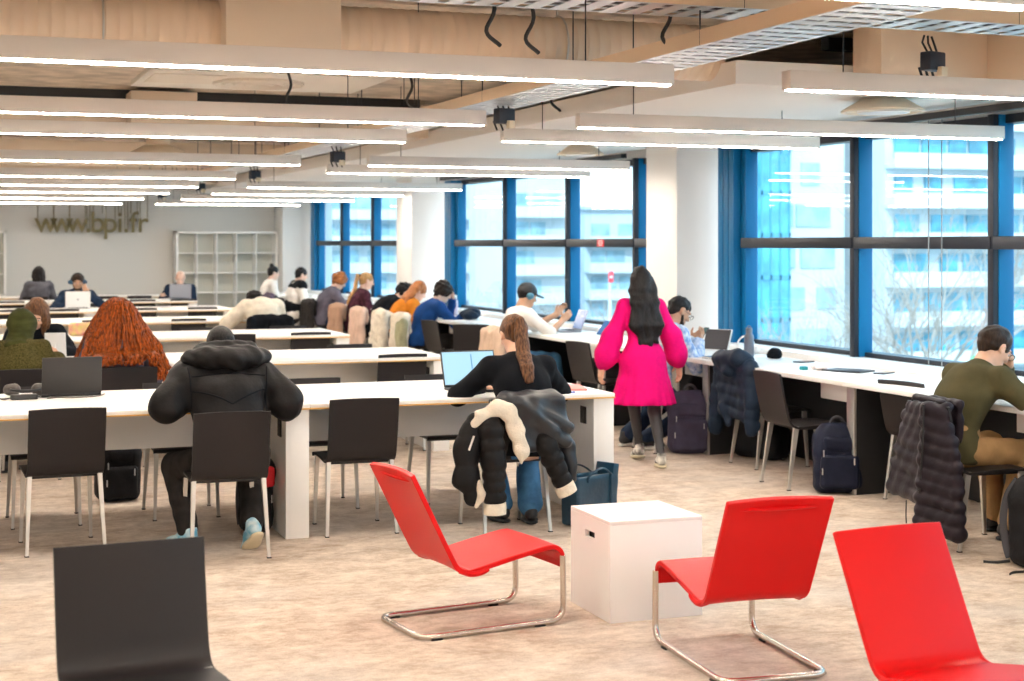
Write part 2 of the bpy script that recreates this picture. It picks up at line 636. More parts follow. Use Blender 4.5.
def tray(name, label, p0, p1, w, lipm):
    """perforated cable tray between two points"""
    p0, p1 = Vector(p0), Vector(p1)
    t = thing(name, label, 'cable tray', p0, math.atan2(p1.y - p0.y, p1.x - p0.x))
    L = (p1 - p0).length
    b = MB()
    n = int(L / .12)
    for i in range(n):                      # ladder of slotted floor pieces
        xx = (i + .5) * L / n
        b.box((xx, 0, 0), (L / n * .62, w, .004))
    for yy in (-w * .45, -w * .15, w * .15, w * .45):
        b.box((L / 2, yy, 0.001), (L, w * .06, .005))
    b.build('tray_floor', mat('galvanised', (.62, .64, .66), .35, .8), t)
    for s in (-1, 1):
        q = MB()
        q.box((L / 2, s * w / 2, .035), (L, .006, .07))
        for i in range(int(L / .25)):
            q.box((.12 + i * .25, s * (w / 2 + .0035), .04), (.05, .001, .012))
        q.build('side_rail', lipm, t)
    for k in range(5):
        cb = MB()
        yy = -w * .3 + k * w * .15
        cb.tube([(L * j / 24, yy + .012 * math.sin(j * 1.7 + k), .02 + .006 * math.sin(j + k * 2)) for j in range(25)], .009, 6)
        cb.build('cable', mat('cable_grey', (.18, .17, .17), .6), t)
    for i in range(int(L / 1.5) + 1):
        for s in (-1, 1):
            MB().cyl((.2 + i * 1.5, s * w * .5, 0), (.2 + i * 1.5, s * w * .5, ZC - p0.z), .004, n=6).build('hanger_rod', M_frame_dark, t)
    return t


M_lip = mat('tray_lip', (.76, .58, .40), .5)
tray('cable_tray', 'long perforated cable tray running towards the far wall between the lamps', (3.42, 4.6, 2.58), (3.42, 28.5, 2.58), .36, M_lip)
tray('cable_tray', 'perforated cable tray crossing the ceiling nearest the viewer', (1.7, 6.35, 2.74), (5.5, 6.35, 2.74), .34, M_lip)

# black plug boxes hung below the trays
M_plug = mat('plug_black', (.015, .02, .035), .5)
for i, (x, y, z, ll) in enumerate([(4.92, 6.9, 2.66, 'large dark plug box with looped cables under the crossing tray'),
                                   (3.46, 9.5, 2.53, 'dark plug box under the long tray, second nearest of its line'),
                                   (3.46, 14.0, 2.50, 'dark plug box under the long tray behind the nearer two'),
                                   (3.46, 18.0, 2.50, 'dark plug box under the long tray, fourth towards the far wall'),
                                   (3.46, 22.0, 2.50, 'dark plug box under the long tray, last but one before the far wall'),
                                   (3.46, 26.0, 2.50, 'dark plug box at the far end of the long tray')]):
    t = thing('plug_box', ll, 'plug box', (x, y, z), .3, 'plug boxes under the trays')
    MB().box((0, 0, -.02), (.13, .07, .10), bev=.008).build('housing', M_plug, t)
    for k in range(3):
        cb = MB()
        cb.tube([Vector((-.05 + .05 * k + .03 * math.sin(a), .05, -.05 - .06 * math.sin(a))) for a in np.linspace(0, PI, 10)], .007, 6)
        cb.build('looped_cable', M_black, t)
        MB().tube([(-.04 + .04 * k, 0, .02), (-.05 + .05 * k, .03, .08), (-.02 + .03 * k, .04, .12)], .006, 6).build('feed_cable', M_black, t)
    MB().box((.02, -.045, -.075), (.05, .035, .05), bev=.004).build('socket', mat('plug_cream', (.75, .66, .5), .5), t)

for i, (x, y) in enumerate([(2.62, 6.9), (3.95, 9.9), (2.35, 6.7), (3.0, 10.2), (3.2, 6.6), (2.2, 10.4)]):
    tag(MB().tube(spline([(x, y, ZC), (x + .01, y, 2.9), (x + .05, y + .02, 2.76), (x + .02, y + .05, 2.66), (x + .1, y + .08, 2.6)], 5), .010, 7).build('hanging_cable', M_black),
        'thin black cable dangling from the slab between ducts and trays', 'cable', 'cables dangling from the slab')

# flat ceiling panel with a round swirl diffuser, cone diffusers
pn = thing('ceiling_panel', 'flat white ceiling panel carrying a round swirl air outlet', 'ceiling panel', (2.2, 11.3, 2.88))
MB().box((0, 0, 0), (1.7, 1.2, .04), bev=.004).build('panel', mat('panel_white', (.82, .76, .68), .7), pn)
o = MB()
for r0 in (.33, .26, .19, .11):
    o.lathe([(r0, -.02), (r0, -.04), (r0 - .02, -.045), (r0 - .045, -.022)], n=32)
o.build('air_outlet', mat('outlet', (.74, .66, .56), .5), pn)
MB().box((-.55, -.1, -.022), (.5, .6, .006)).build('access_hatch', mat('panel_white2', (.78, .70, .60), .7), pn)
for i, (x, y, z, r, ll) in enumerate([(2.09, 16.0, 2.58, .30, 'cone shaped air diffuser over the desk rows at left'),
                                      (5.6, 13.3, 2.5, .22, 'small cone shaped air diffuser near the middle column'),
                                      (5.75, 8.6, 2.53, .27, 'wide cone shaped air diffuser in the soffit by the nearest windows')]):
    t = thing('cone_diffuser', ll, 'air diffuser', (x, y, z), 0, 'cone air diffusers')
    MB().lathe([(r * .45, .10), (r, .012), (r, 0), (r * .9, 0), (r * .86, .012), (.02, .03)], n=36).build('cone', mat('diffuser_paint', (.78, .68, .54), .55), t)
    MB().lathe([(r * .62, .02), (r * .62, -.004), (r * .3, -.012), (.004, -.012)], n=30).build('outlet_disc', M_white, t)
    MB().cyl((0, 0, .09), (0, 0, .2), r * .4, n=24).build('neck', M_beige_duct, t)

# black strips standing in for the shade in the gaps above the beams
struct('ceiling_gap_shade', MB().box((-2.3, 14.17, 3.01), (13.2, .05, .08)).box((6.0, 8.9, 3.0), (1.0, .1, .08)), M_black)

# linear lamps, parallel to the desk rows
M_lamp_body = mat('lamp_body', (.78, .74, .70), .5)
M_lamp = mat('lamp_diffuser', (1, 1, 1), .5, emit=(1.0, .90, .78), estr=LAMP_STR)
ZL = 2.35


def lamp(x0, x1, y, label, first=[None]):
    t = thing('ceiling_lamp', label, 'ceiling lamp', ((x0 + x1) / 2, y, ZL), 0, 'linear ceiling lamps')
    L = x1 - x0
    MB().box((0, 0, .046), (L, .075, .083), bev=.003).build('housing', M_lamp_body, t)
    MB().box((0, 0, .003), (L - .02, .046, .008)).build('diffuser', M_lamp, t)
    for s in (-.38, .38):
        top = (2.618 if y > 8.1 and (x0 + x1) / 2 + s * L > 4.4 else 2.56 if y < 8.1 and (x0 + x1) / 2 + s * L > 5.93 else ZC) - ZL
        MB().cyl((s * L, 0, .085), (s * L, 0, top), .003, n=6).build('suspension_wire', M_frame_dark, t)
    return t


ordn = ['nearest', 'second nearest', 'third nearest', 'fourth', 'fifth', 'sixth', 'seventh', 'eighth', 'ninth', 'tenth', 'eleventh', 'twelfth']
YL = [3.65, 5.95, 8.35, 9.95, 13.15, 16.25, 18.7, 21.2, 24.0, 27.0]
for i, y in enumerate(YL):
    lamp(-.35, 2.92, y, 'long white linear lamp over the desk rows at left, %s one in view' % ordn[i])
YR = [5.95, 8.31, 9.6, 13.0, 14.5, 18.6, 21.2, 24.0, 27.0]
XR = [6.45, 6.45, 5.87, 5.95, 6.2, 6.2, 6.2, 6.2, 6.0]
for i, (y, xr) in enumerate(zip(YR, XR)):
    lamp(3.48, xr if i else 5.9, y, 'long white linear lamp on the window side, %s one in view' % ordn[i])
for y in (1.3, -1.2, -3.8):
    lamp(-.35, 2.92, y, 'long white linear lamp over the desks behind the viewer', )
    lamp(3.48, 6.3, y, 'long white linear lamp at the windows behind the viewer')
for y in (-3.8, 1.3, 5.95, 9.95, 16.25, 24.0):
    lamp(-4.2, -.95, y, 'long white linear lamp farther left, beyond the view')
# ------------------------------------------------------------------ double-sided desks in rows
ROWS = [8.68, 11.94, 15.2, 18.46, 21.72, 24.98, 27.6]
TD = 1.25
ZT_ = .765


def socket_plate(parent, x, y, z, side):
    s = MB().box((x, y, z), (.008, .085, .105), bev=.002).build('power_socket', M_black, parent)
    for yy in (-.018, .018):
        MB().box((x + side * .0045, y + yy, z), (.003, .018, .05), bev=.001).build('socket_hole', mat('socket_hole', (.001, .001, .001), .4), s)


def desk(x0, x1, yf, label, left_end=False, td=TD):
    L = x1 - x0
    t = thing('desk', label, 'desk', ((x0 + x1) / 2, yf + td / 2, 0), 0, 'white desks in rows')
    MB().box((0, 0, .7535), (L - .004, td, .023), bev=.002).build('tabletop', M_white, t)
    for s in (-1, 1):
        MB().box((0, s * (td / 2 - .006), .7385), (L - .004, .02, .008)).build('plywood_edge', M_ply, t)
    xs = [L / 2 - .07] + ([-L / 2 + .07] if left_end else [])
    for xx in xs:
        MB().box((xx, 0, .368), (.135, td - .03, .735), bev=.003).build('leg_panel', M_white, t)
        for s in (-1, 1):
            socket_plate(t, xx - .071, s * (td / 2 - .17), .62, -1)
    MB().box((-.07 if not left_end else 0, 0, .605), (L - .145 - (.13 if left_end else 0), .03, .26), bev=.002).build('spine_panel', M_white, t)
    MB().box((0, .05, .70), (L - .2, .08, .05)).build('cable_trough', M_alu, t)
    return t


rn = ['front row', 'second row', 'third row', 'fourth row', 'fifth row', 'sixth row', 'last row by the far wall']
for i, y in enumerate(ROWS):
    td = TD if i < 6 else .8
    desk(1.985, 3.885, y, 'white desk unit at the window end of the %s' % rn[i], td=td)
    desk(.085, 1.985, y, 'white desk unit in the middle of the %s' % rn[i], td=td)
    if i < 3:
        desk(-1.815, .085, y, 'white desk unit at the left of the %s' % rn[i], True)


# ------------------------------------------------------------------ charcoal stacking chair (shell, four legs); faces +y
def chair_shell(w, prof, th, bow, name, m, parent, cols=10, edge_th=None):
    pts = spline([(0, y, z) for y, z in prof], 6)
    R = len(pts)
    P, N = [], []
    for i in range(R):
        a, b = pts[max(i - 1, 0)], pts[min(i + 1, R - 1)]
        t = (b - a).normalized()
        n = Vector((0, -t.z, t.y))
        row, nr = [], []
        s = i / (R - 1)
        for j in range(cols + 1):
            u = 2 * j / cols - 1
            k = bow(s)
            row.append(Vector((u * w / 2, pts[i].y, pts[i].z)) + n * (k * u * u))
            nr.append(n)
        P.append(row); N.append(nr)
    mb = MB()
    mb.grid_shell(P, N, th)
    bv = mb.build(name, m, parent)
    bv.modifiers.new('round', 'BEVEL').width = .004
    bv.modifiers['round'].segments = 2
    bv.modifiers['round'].limit_method = 'ANGLE'
    return bv


def make_chair(label, group, loc, rz):
    t = thing('office_chair', label, 'chair', loc, rz, group)
    prof = [(.232, .418), (.215, .437), (.12, .443), (-.02, .44), (-.135, .432), (-.185, .442), (-.212, .475), (-.228, .54), (-.25, .66), (-.272, .795)]
    # rear-facing side is the -n side; the seat dips a little, the back curves forward at its edges
    chair_shell(.405, prof, -.015, lambda s: .004 + .016 * max(0, (s - .5) * 2) ** 1.5, 'seat_shell', M_shell, t)
    MB().box((0, .02, .416), (.35, .36, .022), bev=.004).build('seat_frame', M_black, t)
    for sx in (-1, 1):
        for (a, b) in (((sx * .185, -.17, .43), (sx * .205, -.235, 0)), ((sx * .18, .18, .425), (sx * .192, .205, 0))):
            q = MB()
            a, b = Vector(a), Vector(b)
            rings = []
            for f_, wx, wy in ((0, .012, .018), (.5, .010, .013), (1, .008, .008)):
                p = a.lerp(b, f_)
                if f_ == 1: p.z = .004
                rings.append([p + Vector((ux * wx, uy * wy, 0)) for ux, uy in ((-1, -1), (1, -1), (1, 1), (-1, 1))])
            q.ring_loft(rings)
            lg = q.build('leg', M_alu, t)
            MB().box((b.x, b.y, .003), (.022, .024, .006)).build('foot_glide', M_rubber, lg)
    return t


GC = 'charcoal chairs with slim metal legs'
CH = make_chair('empty charcoal chair in front of the open black laptop on the front row', GC, (.635, 8.93, 0), rad(3))
CHF = (CH,)


def chair(x, y, rz, label):
    return dup(CH, (x, y, 0), rad(rz), label, GC)


# front row, near side
chair(1.455, 8.455, -1, 'charcoal chair under the person in the black hooded parka')
chair(2.295, 8.90, -2, 'empty charcoal chair right of the parka wearer, pushed to the front row')
chair(3.13, 8.62, 2, 'charcoal chair covered by the black coat with cream lining')
# front row, far side (pushed in, backs to the far wall)
for x, l in ((2.30, 'charcoal chair rim beyond the front row, the one nearer the parka wearer'),
             (3.15, 'charcoal chair rim beyond the front row, behind the ponytail woman\'s laptop'),
             (.60, 'charcoal chair on the far side of the front row hidden behind the black laptop'),
             (1.42, 'charcoal chair on the far side of the front row beyond the parka wearer')):
    chair(x, 9.76, 180, l)
# second row
chair(3.49, 12.27, 1, 'empty charcoal chair at the window end of the second row, back towards us')
chair(1.27, 11.68, 2, 'charcoal chair under the person with long orange braids')
chair(.62, 11.72, -4, 'charcoal chair under the person in the olive headscarf')
chair(-.2, 12.2, 0, 'empty charcoal chair at the left of the second row')
chair(.85, 13.5, 180, 'charcoal chair under the person with light brown hair reading at the second row')
for x, l in ((2.35, 'charcoal chair rim beyond the second row, behind the parka wearer\'s head'),
             (3.4, 'charcoal chair rim beyond the second row, near the window end')):
    chair(x, 13.02, 180, l)
# third row
chair(3.49, 15.52, 0, 'empty charcoal chair at the window end of the third row')
chair(2.72, 15.44, -1, 'empty charcoal chair at the third row just over the parka wearer\'s head')
for x, l in ((3.55, 'charcoal chair rim beyond the third row, near its window end'), (2.6, 'charcoal chair rim beyond the third row, left of the other')):
    chair(x, 16.28, 180, l)
# fourth row
chair(2.77, 18.78, 0, 'empty charcoal chair at the fourth row, left of the person in the cream hoodie')
chair(3.66, 18.38, 0, 'charcoal chair under the person in the cream hoodie, draped in black')
chair(1.75, 18.8, 1, 'empty charcoal chair at the fourth row behind the orange braids')
chair(2.2, 19.55, 180, 'charcoal chair rim beyond the fourth row')
# fifth row
chair(3.45, 22.05, 0, 'empty charcoal chair at the fifth row, nearest the windows')
chair(2.62, 22.02, 0, 'empty charcoal chair at the fifth row, just right of the orange braids')
chair(1.58, 22.02, 0, 'empty charcoal chair at the fifth row in front of the white laptop')
chair(.9, 22.02, 0, 'empty charcoal chair at the fifth row at the left picture edge')
chair(2.0, 23.4, 180, 'charcoal chair under the person with headphones behind the white laptop')
# sixth and last rows
chair(3.66, 25.3, 0, 'empty charcoal chair at the sixth row in front of the grey laptop')
chair(3.02, 25.3, 0, 'empty charcoal chair at the sixth row, left of the grey laptop')
chair(1.04, 25.3, 0, 'empty charcoal chair at the sixth row at the left picture edge')
chair(3.80, 26.65, 180, 'charcoal chair under the bald person behind the grey laptop')
chair(2.64, 26.6, 180, 'charcoal chair facing us at the sixth row, left of the pair')
chair(3.2, 26.6, 180, 'charcoal chair facing us at the sixth row, right of the pair')
chair(1.5, 27.2, 0, 'charcoal chair under the dark haired person at the far wall')
# window bench
chair(5.665, 9.42, -93, 'empty charcoal chair at the window bench beside the dark blue backpack')
chair(5.93, 10.36, -91, 'charcoal chair at the window bench carrying the navy padded coat')
chair(6.10, 8.54, -80, 'empty charcoal chair at the window bench behind the puffer jacket')
chair(5.45, 7.26, -92, 'charcoal chair carrying the dark puffer jacket under the person in olive')
chair(5.60, 11.42, -90, 'charcoal chair under the bearded person with the phone')
chair(5.70, 12.95, -82, 'empty grey chair seen edge on at the bench, left of the pink dress')
chair(5.55, 14.75, -90, 'charcoal chair under the person in cap and white shirt')
chair(5.62, 16.35, -30, 'empty charcoal chair turned away from the bench, left of the cap wearer')
chair(5.60, 17.15, -80, 'empty charcoal chair at the bench beside the navy clothes pile')
for y, l in ((18.1, 'in the blue sweater'), (19.0, 'in the orange sweater'), (20.1, 'in the black jacket'), (21.3, 'with the long blond ponytail'),
             (23.1, 'with curly reddish hair'), (25.1, 'in the white and black jacket'), (27.3, 'with the dark hair bun')):
    chair(5.55, y, -90, 'charcoal chair at the bench under the person %s' % l)
chair(5.55, 26.2, -90, 'charcoal chair at the bench under the dusky purple coat')
# foreground
chair(.555, 4.43, 184, 'large charcoal chair nearest to the viewer, cut by the bottom edge').scale = (1.09, 1, 1)


# ------------------------------------------------------------------ red cantilever lounge chair; faces +y, origin under the rear of the base
def make_red(label, loc, rz):
    t = thing('lounge_chair', label, 'lounge chair', loc, rz, 'red lounge chairs')
    prof = [(.435, .245), (.437, .285), (.425, .325), (.39, .35), (.34, .352), (.18, .325), (0, .290), (-.045, .286), (-.082, .305), (-.112, .36), (-.195, .53), (-.285, .715)]
    sh = chair_shell(.445, prof, -.022, lambda s: .003 + .014 * max(0, (s - .45) * 1.8) ** 1.5, 'seat_shell', M_red, t, 14)
    # raised rim round the rear of the back panel
    rim = MB()
    for sx in (-1, 1):
        rim.tube(spline([(sx * .19, -.125, .335), (sx * .19, -.172, .43), (sx * .19, -.218, .53), (sx * .19, -.288, .672)], 4), .007, 6)
    rim.tube(spline([(-.19, -.288, .672), (-.1, -.294, .668), (0, -.296, .667), (.1, -.294, .668), (.19, -.288, .672)], 4), .007, 6)
    rim.build('back_rim', M_red, sh)
    for sx in (-1, 1):
        MB().tube(spline([(sx * .214, .05, .277), (sx * .214, .02, .265), (sx * .214, -.03, .262), (sx * .205, -.08, .28)], 4), .015, 8).build('underseat_rib', M_red, t)
    path = fillet([(-.222, .42, .30), (-.222, .425, .014), (-.222, -.27, .014), (.222, -.27, .014), (.222, .425, .014), (.222, .42, .30)], .075, 7)
    MB().tube(path, .0135, 14).build('cantilever_base', M_steel, t)
    for (x, y) in ((-.222, .3), (.222, .3), (-.222, -.2), (.222, -.2)):
        MB().box((x, y, .003), (.03, .05, .006)).build('floor_glide', M_rubber, t)
    return t


# base spans y -.27 .. +.425 about the origin
R1 = make_red('red lounge chair left of the white cube, turned sideways with its seat towards the cube', (2.145, 6.52, 0), rad(-82))
dup(R1, (3.03, 5.49, 0), rad(-4), 'red lounge chair right of the white cube, seen from behind with its whole steel base')
dup(R1, (3.085, 4.25, 0), rad(184), 'red lounge chair facing the viewer, cut by the bottom right corner')

# ------------------------------------------------------------------ white cube
cb = thing('cube_table', 'white cube side table with hand slots between the red chairs', 'side table', (3.01, 6.5, 0), rad(0))
mb = MB()
S, zt, th = .455, .45, .018
mb.box((0, 0, zt - th / 2), (S, S, th), bev=.002)
for s in (-1, 1):
    mb.box((0, s * (S / 2 - th / 2), (zt - th) / 2), (S, th, zt - th), bev=.0015)
# side panels with a slot: built round the opening
for s in (-1, 1):
    x = s * (S / 2 - th / 2)
    hw, hz, z0 = .055, .016, .355
    D = S - 2 * th
    mb.box((x, 0, (z0 - hz) / 2), (th, D, z0 - hz)).box((x, 0, (z0 + hz + zt - th) / 2), (th, D, zt - th - z0 - hz))
    for q in (-1, 1):
        mb.box((x, q * (D / 2 + hw) / 2, z0), (th, D / 2 - hw, 2 * hz))
mb.box((0, 0, .02), (S - .04, S - .04, .02))
mb.build('cube_body', mat('cube_white', (.88, .87, .86), .4), cb)
for s in (-1, 1):
    MB().box((s * (S / 2 - th - .012), 0, .355), (.002, .14, .05)).build('slot_lining', M_black, cb)


# ------------------------------------------------------------------ continuous work bench along the windows
def bench(y0, y1, label, tall_end=True):
    t = thing('window_bench', label, 'bench desk', (6.02, (y0 + y1) / 2, 0), 0, 'white work benches along the windows')
    L = y1 - y0
    MB().box((0, 0, .748), (.77, L - .003, .034), bev=.003).build('worktop', M_white, t)
    MB().box((.30, 0, .37), (.03, L - .01, .72)).build('rear_panel', M_black, t)
    lp = MB()
    lp.box((.01, -L / 2 + .03, .365), (.56, .04, .73), bev=.002)
    lp.build('leg_panel', M_black, t)
    MB().box((-.28, -L / 2 + .055, .365), (.02, .09, .73), bev=.002).build('leg_edging', M_alu, t)
    MB().box((-.14, -L / 2 + .30, .665), (.2, .42, .125), bev=.003).build('power_box', M_white, t)
    return t


yb = [4.75, 6.8, 8.9, 11.0, 13.05, 15.2, 17.3, 19.4, 21.5, 23.6, 25.7, 27.9]
bl = ['nearest the viewer, mostly out of view', 'in front of the person in olive', 'with phones and papers on it, by the dark blue backpack', 'with the grey bottle and headphones',
      'beside the middle column', 'under the cap wearer\'s laptop', 'under the navy clothes pile', 'in front of the blue and orange sweaters', 'in front of the blond ponytail',
      'by the farther column', 'near the far end', 'ending at the far wall']
for i in range(len(yb) - 1):
    bench(yb[i], yb[i + 1], 'white window bench ' + bl[i])


# ------------------------------------------------------------------ white pigeonhole shelves at the far wall
def shelf(xc, label):
    t = thing('cube_shelf', label, 'shelf', (xc, YF - .21, 0), 0, 'white pigeonhole shelves')
    n, c, th = 5, .352, .018
    W = n * (c + th) + th + .04
    b = MB()
    b.box((0, 0, .02), (W, .38, .04)).box((0, 0, W - .02), (W, .38, .04))
    for s in (-1, 1): b.box((s * (W / 2 - .02), 0, W / 2), (.04, .38, W))
    b.build('carcass', M_white, t)
    q = MB()
    for k in range(1, n):
        q.box((-W / 2 + .02 + k * (c + th), 0, W / 2), (th, .37, W - .08)).box((0, 0, .02 + k * (c + th)), (W - .08, .37, th))
    q.build('divider', M_white, t)
    MB().box((0, .185, W / 2), (W - .05, .01, W - .05)).build('back_panel', mat('shelf_back', (.66, .66, .60), .7), t)
    return t


shelf(5.08, 'white pigeonhole shelf on the far wall beside the windows')
shelf(.18, 'white pigeonhole shelf on the far wall at the left picture edge')

# ------------------------------------------------------------------ lettering hung before the far wall
lt = thing('wall_lettering', 'olive metal web address letters hung on rods before the far wall', 'lettering', (0, 0, 0))
M_let = mat('olive_brass', (.17, .14, .06), .5, .3)
txt = 'www.bpi.fr'
xs0, xs1, zb, hl = 1.69, 3.66, 1.89, .55
pos = {}
adv = [.27, .27, .27, .11, .22, .22, .11, .11, .17, .17]
tot = sum(adv)
xx = xs0
for ch, a in zip(txt, adv):
    a = a * (xs1 - xs0) / tot
    cu = bpy.data.curves.new('glyph', 'FONT')
    cu.body = ch
    cu.size = hl
    cu.extrude = .02
    cu.offset = .004
    tmp = bpy.data.objects.new('glyph', cu)
    COL.objects.link(tmp)
    bpy.context.view_layer.update()
    me = bpy.data.meshes.new_from_object(tmp.evaluated_get(bpy.context.evaluated_depsgraph_get()))
    bpy.data.objects.remove(tmp)
    lo = [min(v.co[i] for v in me.vertices) for i in range(3)]; hi = [max(v.co[i] for v in me.vertices) for i in range(3)]
    cx = (lo[0] + hi[0]) / 2
    for v in me.vertices:
        p = v.co.copy()
        v.co = Vector((xx + a / 2 + (p.x - cx), YF - .12 - p.z, zb + p.y))
    o = link_mesh('letter', me, M_let, lt)
    w = (hi[0] - lo[0]) * .35
    for s in (-1, 1):
        r = MB()
        r.cyl((xx + a / 2 + s * max(w, .02), YF - .12, zb + hi[1] * .9), (xx + a / 2 + s * max(w, .02), YF - .12, ZC), .009, n=6)
        r.build('hanging_rod', M_let, o)
    xx += a
# ------------------------------------------------------------------ people
def rotx(a):
    c, s = math.cos(a), math.sin(a)
    return np.array([[1, 0, 0], [0, c, -s], [0, s, c]])


def roty(a):
    c, s = math.cos(a), math.sin(a)
    return np.array([[c, 0, s], [0, 1, 0], [-s, 0, c]])


def rotz(a):
    c, s = math.cos(a), math.sin(a)
    return np.array([[c, -s, 0], [s, c, 0], [0, 0, 1]])


def ik(a, t, l1, l2, pole):
    a, t = np.asarray(a, float), np.asarray(t, float)
    d = t - a
    L = np.linalg.norm(d)
    u = d / (L + 1e-9)
    L = min(L, (l1 + l2) * .995)
    ca = np.clip((l1 * l1 + L * L - l2 * l2) / (2 * l1 * L), -1, 1)
    p = np.asarray(pole, float)
    p = nrm(p - u * (p @ u))
    e = a + u * (l1 * ca) + p * (l1 * math.sqrt(1 - ca * ca))
    return e, a + u * L


def hand(s, w, d, n, side, curl=.35, k=.006):
    """palm, four unequal fingers and a thumb. d finger direction, n palm normal, side +1 right hand / -1 left hand"""
    d = nrm(d); n = nrm(np.asarray(n, float) - d * (np.asarray(n, float) @ d))
    x = np.cross(d, n)            # for fingers +y, palm -z : x = (-1,0,0)
    th = x * side                # towards the thumb
    R = np.stack([x, d, n], 1)
    s.cap(w - d * .02, w + d * .03, .024, .026, .02, flat=(n, .7))
    s.box(w + d * .055, (.039, .042, .014), .013, R, .015)
    ln = [.070, .080, .074, .058]
    for i in range(4):
        o = .0285 - .019 * i
        p = w + d * (.092 - (.004 if i in (0, 3) else 0)) + th * o
        a = curl * (.55 + .08 * i)
        q = p
        for j, f in enumerate((.46, .31, .23)):
            dd = d * math.cos(a) + n * math.sin(a) + th * o * (.8 if j == 0 else .4)
            q2 = q + nrm(dd) * ln[i] * f
            s.cap(q, q2, .0088 - .0008 * j, .0082 - .0008 * j, .004)
            q = q2
            a += curl * (1.0 + .1 * i)
    p = w + d * .022 + th * .030
    dd = nrm(d * .62 + th * .72 + n * .25)
    q = p + dd * .045
    s.cap(p, q, .0135, .0105, .012)
    dd2 = nrm(d * .9 + th * .25 + n * (.2 + .5 * curl))
    s.cap(q, q + dd2 * .032, .0102, .0085, .004)


def skel(o):
    """joints from a pose"""
    J = {}
    fem = o.get('fem', False)
    hz = o.get('hipz', .53)
    P = V(0, 0, hz)
    ln, bd, sd, tw = rad(o.get('lean', 10)), rad(o.get('bend', 10)), rad(o.get('side', 0)), rad(o.get('twist', 0))
    d1 = rotz(tw * .5) @ roty(sd) @ rotx(-ln * .8) @ V(0, 0, 1)
    d2 = rotz(tw) @ roty(sd) @ rotx(-(ln + bd)) @ V(0, 0, 1)
    Cj = P + d1 * .26
    N = Cj + d2 * .235
    xs = rotz(tw) @ V(1, 0, 0)
    sw = o.get('sw', .165 if fem else .185)
    fw2 = nrm(np.cross(d2, xs))  # forward of the chest = up x right
    fw1 = nrm(np.cross(d1, xs))
    shr = o.get('shrug', 0)
    S = {s: N - d2 * (.05 - shr) + xs * s * sw + fw2 * o.get('shfwd', .02) for s in (-1, 1)}
    hp, hy, hr = [rad(a) for a in o.get('head', (10, 0, 0))]
    np_ = rad(o.get('neck', math.degrees(ln + bd) * .9))
    nd = rotz(tw) @ roty(sd) @ rotx(-np_) @ V(0, 0, 1)
    Rh = rotz(hy + tw) @ rotx(-hp) @ roty(hr)
    Nt = N + nd * .075
    hc = Nt + Rh @ V(0, .022, .085)
    J.update(P=P, C=Cj, N=N, S=S, d1=d1, d2=d2, fw1=fw1, fw2=fw2, xs=xs, Rh=Rh, hc=hc, Nt=Nt, fem=fem)
    hands = o.get('hands', ((-.2, .4, .78), (.2, .4, .78)))
    poles = o.get('poles', ((-.4, -.3, -.8), (.4, -.3, -.8)))
    J['E'], J['W'] = {}, {}
    for i, s in enumerate((-1, 1)):
        J['E'][s], J['W'][s] = ik(S[s], hands[i], .29, .26, poles[i])
        if o.get('elbows'):
            e = np.asarray(o['elbows'][i], float)
            J['E'][s] = e; J['W'][s] = e + nrm(np.asarray(hands[i], float) - e) * .26
    feet = o.get('feet', ((-.12, .38, .08), (.12, .38, .08)))
    kp = o.get('kpoles', ((-.15, 1, .6), (.15, 1, .6)))
    J['H'], J['K'], J['A'] = {}, {}, {}
    for i, s in enumerate((-1, 1)):
        h = P + V(s * .09, 0, -.02)
        J['H'][s] = h
        J['K'][s], J['A'][s] = ik(h, feet[i], .43, .42, kp[i])
    return J


def torso(s, J, t=0.0, neck=True, hem=0.0, broad=1.0):
    P, Cj, N = J['P'], J['C'], J['N']
    w = .92 if J['fem'] else 1.0
    s.ell(P + J['d1'] * .0, V(.165 + t, .115 + t, .12 + t), np.stack([J['xs'], J['fw1'], J['d1']], 1), .05)
    if hem:
        s.ell(P - J['d1'] * hem, V(.17 + t, .125 + t, .11 + t), np.stack([J['xs'], J['fw1'], J['d1']], 1), .05)
    s.cap(P + J['d1'] * .02, Cj, (.135 * w + t) * broad, (.145 * w + t) * broad, .06, flat=(J['fw1'], .76))
    s.ell(Cj + J['d2'] * .085, V((.168 * w + t) * broad, .108 + t, .165 + t * .6), np.stack([J['xs'], J['fw2'], J['d2']], 1), .06)
    s.cap(J['S'][-1], J['S'][1], .058 + t, k=.05)
    s.cap(N - J['d2'] * .05, N + J['d2'] * (.0 if not neck else .02), .075 + t * .6, .058 + t * .5, .04)
    if J['fem']:
        for sx in (-1, 1):
            s.ell(Cj + J['d2'] * .06 + J['fw2'] * .085 + J['xs'] * sx * .07, V(.06 + t, .055 + t, .06 + t), k=.04)


def limbs(s, J, t=0.0, arms=True, quilt=None, upto=1.0, r=(.050, .043, .029), k=.035):
    for sx in (-1, 1):
        S, E, W = J['S'][sx], J['E'][sx], J['W'][sx]
        s.cap(S, E, r[0] + t, r[1] + t, k, quilt=quilt)
        s.cap(E, E + (W - E) * upto, r[1] + t, r[2] + t, .025, quilt=quilt)


def legs(s, J, t=0.0, low=1.0, k=.04, r=(.082, .056, .036)):
    for sx in (-1, 1):
        h, kn, a = J['H'][sx], J['K'][sx], J['A'][sx]
        s.cap(h, kn, r[0] + t, r[1] + t, k)
        s.cap(kn, kn + (a - kn) * low, r[1] - .002 + t, r[2] + t, .03)
        if t < .02:
            s.cap(kn + (a - kn) * .15 + V(0, -.012, 0), kn + (a - kn) * .5 + V(0, -.012, 0), .047 + t, .038 + t, .03)


